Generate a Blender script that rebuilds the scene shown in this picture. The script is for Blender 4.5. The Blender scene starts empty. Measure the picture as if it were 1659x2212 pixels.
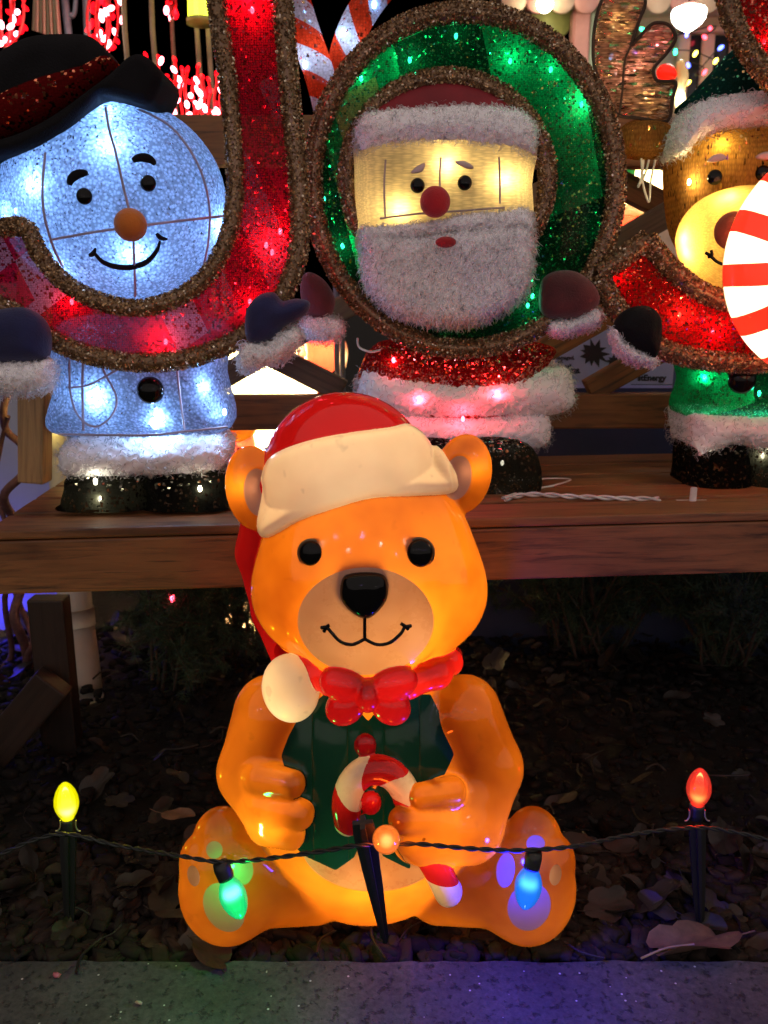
import bpy, bmesh, math, random
import numpy as np
from mathutils import Vector, Matrix

random.seed(7); rng = np.random.default_rng(7)
sc = bpy.context.scene
col = sc.collection

# ------------------------------------------------------------------ camera, sky, sun, exposure
FPX, CX, CY = 1850.0, 829.5, 1106.0          # focal length and centre in units of a 1659 x 2212 picture
PITCH, CAMH = math.radians(13.5), 0.74
cam = bpy.data.objects.new('camera', bpy.data.cameras.new('camera')); col.objects.link(cam)
cam.location = (0, 0, CAMH); cam.rotation_euler = (math.pi / 2 - PITCH, 0, 0)
cam.data.sensor_fit = 'HORIZONTAL'; cam.data.sensor_width = 36.0
cam.data.lens = 36.0 * FPX / 1659.0
cam.data.dof.use_dof = True; cam.data.dof.focus_distance = 1.0; cam.data.dof.aperture_fstop = 11.0
cam.data.clip_start = 0.02; cam.data.clip_end = 500
sc.camera = cam

world = bpy.data.worlds.new('World'); sc.world = world; world.use_nodes = True
wn = world.node_tree
sky = wn.nodes.new('ShaderNodeTexSky'); sky.sky_type = 'NISHITA'; sky.sun_disc = False
sky.sun_elevation = math.radians(-8); sky.sun_rotation = math.radians(200)
wn.links.new(sky.outputs[0], wn.nodes['Background'].inputs[0])
wn.nodes['Background'].inputs[1].default_value = 0.05

sun = bpy.data.objects.new('sky_glow', bpy.data.lights.new('sky_glow', 'SUN')); col.objects.link(sun)
sun.data.energy = 1.5; sun.data.angle = math.radians(150); sun.data.color = (1.0, 0.85, 0.77)
sun.rotation_euler = (math.radians(56), 0, math.radians(14))      # soft glow from above and behind the camera

vs = sc.view_settings
vs.view_transform = 'Standard'; vs.look = 'None'; vs.exposure = 0.0; vs.gamma = 1.0; vs.use_curve_mapping = False
cy = sc.cycles
cy.use_denoising = True; cy.denoiser = 'OPENIMAGEDENOISE'
cy.max_bounces = 10; cy.diffuse_bounces = 4; cy.glossy_bounces = 3; cy.transmission_bounces = 8; cy.transparent_max_bounces = 16
cy.sample_clamp_indirect = 4.0; cy.caustics_reflective = False; cy.caustics_refractive = False
cy.use_light_tree = True

# ------------------------------------------------------------------ geometry of the view
cP, sP = math.cos(PITCH), math.sin(PITCH)
def at(px, py, Y):
    """world point at forward distance Y that stands at picture position px, py"""
    u = (np.asarray(px, float) - CX) / FPX; v = (CY - np.asarray(py, float)) / FPX
    t = Y / (cP + v * sP)
    return np.stack([u * t, np.broadcast_to(np.asarray(Y, float), np.shape(t)) + 0 * t, CAMH + t * (v * cP - sP)], -1)
def onz(px, py, Z):
    u = (px - CX) / FPX; v = (CY - py) / FPX
    t = (Z - CAMH) / (v * cP - sP)
    return np.array([u * t, t * (cP + v * sP), Z])
def proj(X, Y, Z):
    dz = Z - CAMH
    f = Y * cP - dz * sP; up = Y * sP + dz * cP
    return CX + FPX * X / f, CY - FPX * up / f
def mpp(py, Y):                                  # metres per unit at that height of the picture
    return Y / (cP + (CY - py) / FPX * sP) / FPX

# ------------------------------------------------------------------ building helpers
def setp(o, label=None, cat=None, group=None, kind=None):
    if label: o['label'] = label
    if cat: o['category'] = cat
    if group: o['group'] = group
    if kind: o['kind'] = kind
    return o
def thing(name, loc, label, cat, group=None):
    o = bpy.data.objects.new(name, None); col.objects.link(o); o.location = [float(a) for a in loc]
    o.empty_display_size = 0.02
    return setp(o, label, cat, group)
def rootloc(p):
    v = Vector((0, 0, 0))
    while p is not None:
        v = v + p.location; p = p.parent
    return v
def mk(name, V, Fc, mat, parent=None, smooth=True, normals=None):
    """mesh object from world-space vertices; becomes a child of parent, or its own thing with origin at its base"""
    V = np.asarray(V, float)
    if parent is not None: org = np.array(rootloc(parent))
    else: org = np.array([(V[:, 0].min() + V[:, 0].max()) / 2, (V[:, 1].min() + V[:, 1].max()) / 2, V[:, 2].min()])
    me = bpy.data.meshes.new(name)
    if isinstance(Fc, np.ndarray):
        nf, k = Fc.shape
        me.vertices.add(len(V)); me.vertices.foreach_set('co', (V - org).astype(np.float32).ravel())
        me.loops.add(nf * k); me.loops.foreach_set('vertex_index', Fc.astype(np.int32).ravel())
        me.polygons.add(nf)
        me.polygons.foreach_set('loop_start', (np.arange(nf) * k).astype(np.int32))
        me.update(calc_edges=True); me.validate()
    else:
        me.from_pydata((V - org).tolist(), [], [list(map(int, f)) for f in Fc]); me.update()
    if smooth: me.polygons.foreach_set('use_smooth', np.ones(len(me.polygons), bool))
    if normals is not None and len(me.vertices) == len(normals):
        me.normals_split_custom_set_from_vertices(np.asarray(normals, float).tolist())
    if mat is not None: me.materials.append(mat)
    o = bpy.data.objects.new(name, me); col.objects.link(o)
    if parent is not None: o.parent = parent
    else: o.location = org.tolist()
    return o
def merge(parts):
    V, F, n = [], [], 0
    for v, f in parts:
        V.append(np.asarray(v, float)); F.append(np.asarray(f) + n); n += len(v)
    return np.concatenate(V), np.concatenate(F)
def catmull(P, n=8, closed=False):
    P = np.asarray(P, float); N = len(P); out = []
    for i in range(N if closed else N - 1):
        if closed: p0, p1, p2, p3 = P[(i - 1) % N], P[i], P[(i + 1) % N], P[(i + 2) % N]
        else: p0, p1, p2, p3 = P[max(i - 1, 0)], P[i], P[i + 1], P[min(i + 2, N - 1)]
        for t in np.arange(n) / n:
            out.append(.5 * (2 * p1 + (p2 - p0) * t + (2 * p0 - 5 * p1 + 4 * p2 - p3) * t * t + (3 * p1 - p0 - 3 * p2 + p3) * t ** 3))
    if not closed: out.append(P[-1])
    return np.array(out)
def frames(P, closed=False):
    P = np.asarray(P, float)
    if closed: T = np.roll(P, -1, 0) - np.roll(P, 1, 0)
    else: T = np.gradient(P, axis=0)
    T /= np.linalg.norm(T, axis=1)[:, None] + 1e-12
    N = np.zeros_like(P); a = np.array([0, -1.0, 0])
    if abs(T[0] @ a) > .9: a = np.array([1.0, 0, 0])
    nrm = a - T[0] * (a @ T[0]); nrm /= np.linalg.norm(nrm)
    for i in range(len(P)):
        nrm = nrm - T[i] * (nrm @ T[i]); nrm /= np.linalg.norm(nrm) + 1e-12; N[i] = nrm
    return T, N, np.cross(T, N)
def tube(P, r, k=8, closed=False, cap=True, flat=1.0):
    P = np.asarray(P, float); n = len(P)
    T, N, B = frames(P, closed); r = np.broadcast_to(np.asarray(r, float), (n,))
    a = np.arange(k) * 2 * math.pi / k
    V = P[:, None] + r[:, None, None] * (np.cos(a)[None, :, None] * N[:, None] * flat + np.sin(a)[None, :, None] * B[:, None])
    V = V.reshape(-1, 3); F = []
    m = n if closed else n - 1
    i = np.arange(m)[:, None]; j = np.arange(k)[None]
    i2 = (i + 1) % n; j2 = (j + 1) % k
    F = np.stack([i * k + j + 0 * j, i * k + j2, i2 * k + j2, i2 * k + j + 0 * j2], -1).reshape(-1, 4)
    if cap and not closed:
        V = np.concatenate([V, P[:1], P[-1:]]); c0, c1 = len(V) - 2, len(V) - 1
        jj = np.arange(k); j3 = (jj + 1) % k
        f0 = np.stack([jj, np.full(k, c0), np.full(k, c0), j3], -1); f1 = np.stack([(n - 1) * k + j3, np.full(k, c1), np.full(k, c1), (n - 1) * k + jj], -1)
        # degenerate quads are turned into triangles by validate()
        f0[:, 2] = f0[:, 1]; f1[:, 2] = f1[:, 1]
        return V, list(map(tuple, F.tolist())) + [(int(a_), int(b), int(d)) for a_, b, _, d in f0[:, [3, 1, 2, 0]]] + [(int(a_), int(b), int(d)) for a_, b, _, d in f1[:, [3, 1, 2, 0]]]
    return V, list(map(tuple, F.tolist()))
def joinf(parts):
    V, F, n = [], [], 0
    for v, f in parts:
        V.append(np.asarray(v, float)); F += [tuple(int(i) + n for i in q) for q in f]; n += len(v)
    return np.concatenate(V), F
def ball(c, r, nu=20, nv=12):
    c = np.asarray(c, float); r = np.broadcast_to(np.asarray(r, float), (3,))
    V = [[0, 0, 1]]
    for i in range(1, nv):
        t = math.pi * i / nv
        for j in range(nu):
            p = 2 * math.pi * j / nu; V.append([math.sin(t) * math.cos(p), math.sin(t) * math.sin(p), math.cos(t)])
    V.append([0, 0, -1]); F = []
    for j in range(nu):
        F.append((0, 1 + j, 1 + (j + 1) % nu)); F.append((len(V) - 1, 1 + (nv - 2) * nu + (j + 1) % nu, 1 + (nv - 2) * nu + j))
    for i in range(nv - 2):
        for j in range(nu):
            a, b = 1 + i * nu + j, 1 + i * nu + (j + 1) % nu
            F.append((a, a + nu, b + nu, b))
    return np.array(V) * r + c, F
def lathe(c, prof, k=20, axis=(0, 0, 1)):
    """profile = (radius, height) pairs turned about an axis through c"""
    A = Vector(axis).normalized(); q = Vector((0, 0, 1)).rotation_difference(A)
    V = []; F = []
    for r, h in prof:
        for j in range(k):
            t = 2 * math.pi * j / k; V.append(list(Vector(c) + q @ Vector((r * math.cos(t), r * math.sin(t), h))))
    for i in range(len(prof) - 1):
        for j in range(k):
            F.append((i * k + j, i * k + (j + 1) % k, (i + 1) * k + (j + 1) % k, (i + 1) * k + j))
    F.append(tuple(range(k))[::-1]); F.append(tuple((len(prof) - 1) * k + j for j in range(k)))
    return np.array(V), F
def board(name, p0, p1, width, thick, mat, parent, face=(0, -1, 0), bev=0.003):
    """a plank from p0 to p1 (world), its broad side turned to face"""
    p0, p1 = Vector([float(a) for a in p0]), Vector([float(a) for a in p1])
    X = (p1 - p0); L = X.length; X.normalize()
    Z = Vector(face); Z = (Z - X * Z.dot(X)).normalized(); Yv = Z.cross(X)
    bm = bmesh.new(); bmesh.ops.create_cube(bm, size=1)
    for v in bm.verts: v.co = Vector((v.co.x * L, v.co.y * width, v.co.z * thick))
    bmesh.ops.bevel(bm, geom=list(bm.edges), offset=bev, segments=2, affect='EDGES', profile=0.6)
    me = bpy.data.meshes.new(name); bm.to_mesh(me); bm.free(); me.materials.append(mat)
    o = bpy.data.objects.new(name, me); col.objects.link(o)
    M = Matrix(((X.x, Yv.x, Z.x), (X.y, Yv.y, Z.y), (X.z, Yv.z, Z.z))).to_4x4()
    c = (p0 + p1) / 2
    if parent is not None: c = c - rootloc(parent); o.parent = parent
    o.matrix_local = Matrix.Translation(c) @ M
    return o

# ------------------------------------------------------------------ signed distances, in picture units on a plane
def surfnets(f, lo, hi, h):
    lo = np.array(lo, float); n = np.ceil((np.array(hi) - lo) / h).astype(int) + 1
    G = np.meshgrid(*[lo[i] + h * np.arange(n[i]) for i in range(3)], indexing='ij')
    S = G[0].shape
    if G[0].size > 60000:                     # look coarsely first, then closely near the surface only
        q = 4; ci = [np.minimum(np.arange(0, n[i] + q - 1, q), n[i] - 1) for i in range(3)]
        ci = [np.unique(c) for c in ci]
        C = np.meshgrid(*[lo[i] + h * ci[i] for i in range(3)], indexing='ij')
        Vc = f(C[0].ravel(), C[1].ravel(), C[2].ravel()).reshape(C[0].shape)
        near = [np.abs(np.arange(n[i])[:, None] - ci[i][None]).argmin(1) for i in range(3)]
        V = Vc[np.ix_(*near)].astype(np.float32)
        m = np.abs(V) < h * q * 1.5
        V[m] = f(G[0][m], G[1][m], G[2][m])
    else:
        V = f(G[0].ravel(), G[1].ravel(), G[2].ravel()).reshape(S).astype(np.float32)
    ins = V < 0
    acc = np.zeros((n[0] - 1, n[1] - 1, n[2] - 1, 3), np.float32); cnt = np.zeros(acc.shape[:3], np.float32)
    for a in range(3):
        b, c = (a + 1) % 3, (a + 2) % 3
        for ob in (0, 1):
            for oc in (0, 1):
                s0 = [None] * 3; s1 = [None] * 3
                s0[a] = slice(0, -1); s1[a] = slice(1, None)
                s0[b] = s1[b] = slice(ob, n[b] - 1 + ob); s0[c] = s1[c] = slice(oc, n[c] - 1 + oc)
                v0, v1 = V[tuple(s0)], V[tuple(s1)]
                cr = (v0 < 0) != (v1 < 0)
                t = np.where(cr, v0 / np.where(cr, v0 - v1, 1), 0)
                acc[..., a] += t; acc[..., b] += ob * cr; acc[..., c] += oc * cr; cnt += cr
    act = cnt > 0
    idx = np.full(act.shape, -1, np.int64); idx[act] = np.arange(act.sum())
    verts = (np.argwhere(act) + acc[act] / cnt[act][:, None]) * h + lo
    faces = []
    for a in range(3):
        b, c = (a + 1) % 3, (a + 2) % 3
        s0 = [slice(None)] * 3; s1 = [slice(None)] * 3; s0[a] = slice(0, -1); s1[a] = slice(1, None)
        i0, i1 = ins[tuple(s0)], ins[tuple(s1)]
        for sgn in (0, 1):
            p = np.argwhere((i0 & ~i1) if sgn == 0 else (~i0 & i1))
            p = p[(p[:, b] >= 1) & (p[:, c] >= 1) & (p[:, b] < n[b] - 1) & (p[:, c] < n[c] - 1)]
            q = []
            for db, dc in ((-1, -1), (0, -1), (0, 0), (-1, 0)):
                r = p.copy(); r[:, b] += db; r[:, c] += dc; q.append(idx[r[:, 0], r[:, 1], r[:, 2]])
            q = np.stack(q, -1)
            faces.append(q if sgn == 0 else q[:, ::-1])
    faces = np.concatenate(faces)
    e = h * .2
    for it in range(2):                       # settle the vertices on the surface
        x, y, z = verts.T
        f0 = f(x, y, z); g = np.stack([f(x + e, y, z) - f(x - e, y, z), f(x, y + e, z) - f(x, y - e, z), f(x, y, z + e) - f(x, y, z - e)], -1) / (2 * e)
        g2 = (g * g).sum(1) + 1e-6
        step = np.clip(f0 / g2, -h * .5, h * .5)
        verts = verts - g * step[:, None]
    return verts, faces[:, ::-1]             # the mapping to the world mirrors the picture axes
def smin(a, b, k):
    h = np.clip(.5 + .5 * (b - a) / k, 0, 1)
    return b + (a - b) * h - k * h * (1 - h)
def smax(a, b, k): return -smin(-a, -b, k)
def ell(x, y, d, c, r, rot=0.0):
    X, Y, D = x - c[0], y - c[1], d - c[2]
    if rot:
        co, si = math.cos(rot), math.sin(rot); X, Y = X * co + Y * si, -X * si + Y * co
    k0 = np.sqrt((X / r[0]) ** 2 + (Y / r[1]) ** 2 + (D / r[2]) ** 2)
    k1 = np.sqrt((X / r[0] ** 2) ** 2 + (Y / r[1] ** 2) ** 2 + (D / r[2] ** 2) ** 2) + 1e-9
    return k0 * (k0 - 1) / k1
def cap(x, y, d, a, b, ra, rb):
    a, b = np.asarray(a, float), np.asarray(b, float); ab = b - a
    h = np.clip(((x - a[0]) * ab[0] + (y - a[1]) * ab[1] + (d - a[2]) * ab[2]) / (ab @ ab), 0, 1)
    return np.sqrt((x - a[0] - h * ab[0]) ** 2 + (y - a[1] - h * ab[1]) ** 2 + (d - a[2] - h * ab[2]) ** 2) - (ra + (rb - ra) * h)
def poly2(x, y, P):
    P = np.asarray(P, float); m = (x > P[:, 0].min() - 60) & (x < P[:, 0].max() + 60) & (y > P[:, 1].min() - 60) & (y < P[:, 1].max() + 60)
    out = np.full(x.shape, 60.0); X, Y = x[m], y[m]
    dd = np.full(X.shape, 1e9); s = np.ones(X.shape)
    for i in range(len(P)):
        a, b = P[i], P[i - 1]
        e = b - a; wx, wy = X - a[0], Y - a[1]
        t = np.clip((wx * e[0] + wy * e[1]) / (e @ e + 1e-9), 0, 1)
        dd = np.minimum(dd, (wx - e[0] * t) ** 2 + (wy - e[1] * t) ** 2)
        c1, c2, c3 = Y >= a[1], Y < b[1], e[0] * wy > e[1] * wx
        s = np.where((c1 & c2 & c3) | (~c1 & ~c2 & ~c3), -s, s)
    out[m] = s * np.sqrt(dd)
    return out
def extr(p2, d, D, r):
    """solid of outline distance p2 and half thickness D with edges rounded by r"""
    qx, qy = p2 + r, np.abs(d) - D + r
    return np.sqrt(np.maximum(qx, 0) ** 2 + np.maximum(qy, 0) ** 2) + np.minimum(np.maximum(qx, qy), 0) - r
def to_world(v, Y, k):
    w = at(v[:, 0], v[:, 1], Y); w[:, 1] = Y - v[:, 2] * k
    return w
def clip_mesh(V, T, f, extra):
    """cut a triangle mesh along f = 0; returns (V, T, extra) of the side f < 0 and of the side f >= 0"""
    res = []
    for sgn in (1, -1):
        g = f * sgn; ins = g < 0
        c = ins[T].sum(1)
        keep = [T[c == 3]]; newV = []; newE = []; cache = {}; nb = len(V)
        def cut(i, j):
            key = (min(i, j), max(i, j))
            if key not in cache:
                t = g[i] / (g[i] - g[j]); newV.append(V[i] + (V[j] - V[i]) * t); newE.append(extra[i] + (extra[j] - extra[i]) * t)
                cache[key] = nb + len(newV) - 1
            return cache[key]
        add = []
        for tri in T[(c == 1) | (c == 2)]:
            a, b, d = tri
            I = [ins[a], ins[b], ins[d]]
            if sum(I) == 1:
                while not ins[a]: a, b, d = b, d, a
                add.append((a, cut(a, b), cut(a, d)))
            else:
                while ins[a]: a, b, d = b, d, a
                p, q = cut(a, b), cut(a, d)
                add.append((p, b, d)); add.append((p, d, q))
        Tn = np.concatenate(keep + ([np.array(add)] if add else [])) if len(keep[0]) or add else np.zeros((0, 3), int)
        Va = np.concatenate([V, np.array(newV)]) if newV else V; Ea = np.concatenate([extra, np.array(newE)]) if newE else extra
        u, inv = np.unique(Tn, return_inverse=True)
        res.append((Va[u], inv.reshape(-1, 3), Ea[u]))
    return res
def vnormals(V, T):
    n = np.zeros_like(V); fn = np.cross(V[T[:, 1]] - V[T[:, 0]], V[T[:, 2]] - V[T[:, 0]])
    for i in range(3): np.add.at(n, T[:, i], fn)
    return n / (np.linalg.norm(n, axis=1)[:, None] + 1e-12)
def puff(name, f, lo, hi, h, Y, k, mat, parent):
    v, fc = surfnets(f, lo, hi, h)
    return mk(name, to_world(v, Y, k), fc, mat, parent)
def pillow(name, P, Y, mat, parent, D=30, r=25, h=6, closed_n=5, smooth=True):
    """a padded piece with outline P, set at distance Y"""
    P = np.asarray(P, float)
    if smooth: P = catmull(P, closed_n, True)
    k = mpp(P[:, 1].mean(), Y)
    lo = (P[:, 0].min() - 2 * h, P[:, 1].min() - 2 * h, -D - 2 * h); hi = (P[:, 0].max() + 2 * h, P[:, 1].max() + 2 * h, D + 2 * h)
    return puff(name, lambda x, y, d: extr(poly2(x, y, P), d, D, r), lo, hi, h, Y, k, mat, parent)
LEDX = 1.3
def led(pos, colr, power, parent, r=0.0034, lamp_r=0.004, name='led_bulb'):
    """a lit mini bulb: a small glowing cap and the light it throws"""
    pos = np.asarray(pos, float)
    V, F = ball(pos, (r * .8, r * .8, r * 1.3), 8, 6)
    o = mk(name, V, F, glow_mat(colr, 12.0, name='bulb_glow'), parent)
    L = bpy.data.lights.new('bulb_light', 'POINT'); L.energy = power * LEDX; L.color = colr; L.shadow_soft_size = lamp_r
    lo = bpy.data.objects.new('bulb_light', L); col.objects.link(lo); lo.parent = parent
    lo.location = Vector(pos.tolist()) - rootloc(parent)
    return o
def lamp(pos, colr, power, parent, r=0.03):
    L = bpy.data.lights.new('inner_light', 'POINT'); L.energy = power; L.color = colr; L.shadow_soft_size = r
    lo = bpy.data.objects.new('inner_light', L); col.objects.link(lo); lo.parent = parent
    lo.location = Vector([float(a) for a in pos]) - (rootloc(parent) if parent else Vector())
    return lo

# ------------------------------------------------------------------ materials
def newmat(name):
    m = bpy.data.materials.new(name); m.use_nodes = True; nt = m.node_tree; nt.nodes.clear()
    out = nt.nodes.new('ShaderNodeOutputMaterial')
    return m, nt, out
def N(nt, typ, **kw):
    n = nt.nodes.new('ShaderNode' + typ)
    for k, v in kw.items():
        key = k.replace('_', ' ')
        if k.startswith('p_'): setattr(n, k[2:], v)
        else:
            s = None
            for i in n.inputs:
                if i.name == key and i.enabled: s = i; break
            if s is None: s = n.inputs[int(k[1:])] if k[0] == 'i' and k[1:].isdigit() else n.inputs[key]
            if hasattr(v, 'is_output'): nt.links.new(v, s)
            else: s.default_value = v
    return n
def c4(c): return (c[0], c[1], c[2], 1.0)
def ramp(nt, fac, stops):
    r = nt.nodes.new('ShaderNodeValToRGB'); nt.links.new(fac, r.inputs[0])
    e = r.color_ramp.elements
    while len(e) < len(stops): e.new(.5)
    for el, (p, c) in zip(e, stops): el.position = p; el.color = c4(c) if len(c) == 3 else c
    return r.outputs[0]
def coords(nt, scale=(1, 1, 1), kind='Object', rnd=False):
    tc = nt.nodes.new('ShaderNodeTexCoord'); mp = nt.nodes.new('ShaderNodeMapping'); mp.inputs['Scale'].default_value = scale
    nt.links.new(tc.outputs[kind], mp.inputs[0])
    if rnd:
        oi = nt.nodes.new('ShaderNodeObjectInfo'); mm = N(nt, 'Math', p_operation='MULTIPLY', i0=oi.outputs['Random'], i1=37.0)
        cb = N(nt, 'CombineXYZ', X=mm.outputs[0], Y=mm.outputs[0], Z=mm.outputs[0]); nt.links.new(cb.outputs[0], mp.inputs['Location'])
    return mp.outputs[0]
_glow = {}
def glow_mat(c, s, name='lit_glass', sample=False):
    key = (tuple(c), s, name, sample)
    if key not in _glow:
        m, nt, out = newmat(name); e = N(nt, 'Emission', Color=c4(c), Strength=s); tp = N(nt, 'BsdfTransparent'); ad = N(nt, 'AddShader')
        nt.links.new(e.outputs[0], ad.inputs[0]); nt.links.new(tp.outputs[0], ad.inputs[1]); nt.links.new(ad.outputs[0], out.inputs[0])
        m.cycles.emission_sampling = 'FRONT' if sample else 'NONE'; _glow[key] = m
    return _glow[key]
def plain(name, c, rough=.6, metal=0.0, spec=.5, var=.25, vscale=30.0, bump=0.0, bscale=200.0, coat=0.0, sheen=0.0):
    m, nt, out = newmat(name); co = coords(nt)
    n1 = N(nt, 'TexNoise', Vector=co, Scale=vscale, Detail=5.0)
    cc = ramp(nt, n1.outputs['Fac'], [(.3, [a * (1 - var) for a in c]), (.7, [min(1, a * (1 + var)) for a in c])])
    b = N(nt, 'BsdfPrincipled', Base_Color=cc, Roughness=rough, Metallic=metal)
    b.inputs['Specular IOR Level'].default_value = spec; b.inputs['Coat Weight'].default_value = coat; b.inputs['Sheen Weight'].default_value = sheen
    if bump:
        n2 = N(nt, 'TexNoise', Vector=co, Scale=bscale, Detail=4.0)
        bp = N(nt, 'Bump', Strength=bump, Distance=.002, Height=n2.outputs['Fac']); nt.links.new(bp.outputs[0], b.inputs['Normal'])
    nt.links.new(b.outputs[0], out.inputs[0]); return m
def plastic(name, c, ct=None, trans=.6, rough=.06, var=.12, gloss=.55, grooves=0.0, dirt=0.0, vs=14.0):
    """thin painted blow-moulded plastic: some light passes the wall, with a glossy skin"""
    m, nt, out = newmat(name); co = coords(nt)
    ct = ct or c
    n1 = N(nt, 'TexNoise', Vector=co, Scale=vs, Detail=3.0)
    f = ramp(nt, n1.outputs['Fac'], [(.34, (1 - var, 1 - var * 1.35, 1 - var * 1.6)), (.66, (1, 1, 1))])
    mul = N(nt, 'Mix', p_data_type='RGBA', p_blend_type='MULTIPLY'); mul.inputs[0].default_value = 1; nt.links.new(f, mul.inputs[6]); mul.inputs[7].default_value = c4(ct)
    mul2 = N(nt, 'Mix', p_data_type='RGBA', p_blend_type='MULTIPLY'); mul2.inputs[0].default_value = 1; nt.links.new(f, mul2.inputs[6]); mul2.inputs[7].default_value = c4(c)
    cD, cT = mul2.outputs[2], mul.outputs[2]
    if dirt:
        n3 = N(nt, 'TexNoise', Vector=co, Scale=55.0, Detail=2.0)
        fd = ramp(nt, n3.outputs['Fac'], [(.66, (1, 1, 1)), (.74, (1 - dirt,) * 3)])
        for nm in ('D', 'T'):
            mm = N(nt, 'Mix', p_data_type='RGBA', p_blend_type='MULTIPLY'); mm.inputs[0].default_value = 1
            nt.links.new(cD if nm == 'D' else cT, mm.inputs[6]); nt.links.new(fd, mm.inputs[7])
            if nm == 'D': cD = mm.outputs[2]
            else: cT = mm.outputs[2]
    n2 = N(nt, 'TexNoise', Vector=co, Scale=60.0, Detail=2.0)
    hgt = n2.outputs['Fac']
    bp = N(nt, 'Bump', Strength=.06, Distance=.004, Height=hgt)
    nrm = bp.outputs[0]
    if grooves:
        sx = N(nt, 'SeparateXYZ', Vector=co); w = N(nt, 'Math', p_operation='MULTIPLY', i0=sx.outputs[0], i1=grooves)
        w2 = N(nt, 'Math', p_operation='SINE', i0=w.outputs[0]); w3 = N(nt, 'Math', p_operation='ABSOLUTE', i0=w2.outputs[0])
        w4 = N(nt, 'Math', p_operation='POWER', i0=w3.outputs[0], i1=.35)
        b2 = N(nt, 'Bump', Strength=.8, Distance=.004, Height=w4.outputs[0], Normal=nrm); nrm = b2.outputs[0]
    df = N(nt, 'BsdfDiffuse', Color=cD, Normal=nrm); tr = N(nt, 'BsdfTranslucent', Color=cT)
    mx = N(nt, 'MixShader'); mx.inputs[0].default_value = trans; nt.links.new(df.outputs[0], mx.inputs[1]); nt.links.new(tr.outputs[0], mx.inputs[2])
    nr_ = N(nt, 'TexNoise', Vector=co, Scale=38.0, Detail=6.0, Roughness=.7); rr_ = ramp(nt, nr_.outputs['Fac'], [(.42, (rough,) * 3), (.62, (rough * 1.6 + .03,) * 3), (.75, (rough + .22,) * 3)])
    gl = N(nt, 'BsdfGlossy', Roughness=rr_, Normal=nrm); fr = N(nt, 'Fresnel', IOR=1.45, Normal=nrm)
    fm = N(nt, 'Math', p_operation='MULTIPLY', i0=fr.outputs[0], i1=gloss * 2)
    geo = N(nt, 'NewGeometry'); nb = N(nt, 'Math', p_operation='SUBTRACT', i0=1.0, i1=geo.outputs['Backfacing'])
    fb = N(nt, 'Math', p_operation='MULTIPLY', i0=fm.outputs[0], i1=nb.outputs[0])
    m2 = N(nt, 'MixShader'); nt.links.new(fb.outputs[0], m2.inputs[0]); nt.links.new(mx.outputs[0], m2.inputs[1]); nt.links.new(gl.outputs[0], m2.inputs[2])
    nt.links.new(m2.outputs[0], out.inputs[0]); return m
def wood(name, c1, c2, rough=.55):
    m, nt, out = newmat(name); co = coords(nt, (1.8, 26, 26), rnd=True)
    n1 = N(nt, 'TexNoise', Vector=co, Scale=4.0, Detail=8.0, Roughness=.65, Distortion=.6)
    cc = ramp(nt, n1.outputs['Fac'], [(.28, c2), (.48, c1), (.62, [a * 1.25 for a in c1]), (.75, c2)])
    co2 = coords(nt, (1, 2.5, 2.5), rnd=True); n3 = N(nt, 'TexNoise', Vector=co2, Scale=5.0, Detail=4.0)
    f = ramp(nt, n3.outputs['Fac'], [(.32, (.3, .27, .25)), (.42, (.75, .73, .7)), (.6, (1, 1, 1))])
    mul = N(nt, 'Mix', p_data_type='RGBA', p_blend_type='MULTIPLY'); mul.inputs[0].default_value = .85; nt.links.new(cc, mul.inputs[6]); nt.links.new(f, mul.inputs[7])
    kv = N(nt, 'TexVoronoi', Vector=coords(nt, (2.6, 9, 9), rnd=True), Scale=1.6); kf = ramp(nt, kv.outputs['Distance'], [(.07, (.25, .2, .17)), (.13, (1, 1, 1))])
    mk_ = N(nt, 'Mix', p_data_type='RGBA', p_blend_type='MULTIPLY'); mk_.inputs[0].default_value = .9; nt.links.new(mul.outputs[2], mk_.inputs[6]); nt.links.new(kf, mk_.inputs[7]); mul = mk_
    bp = N(nt, 'Bump', Strength=.35, Distance=.0015, Height=n1.outputs['Fac'])
    b = N(nt, 'BsdfPrincipled', Base_Color=mul.outputs[2], Roughness=rough, Normal=bp.outputs[0]); b.inputs['Specular IOR Level'].default_value = .35
    nt.links.new(b.outputs[0], out.inputs[0]); return m
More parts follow.
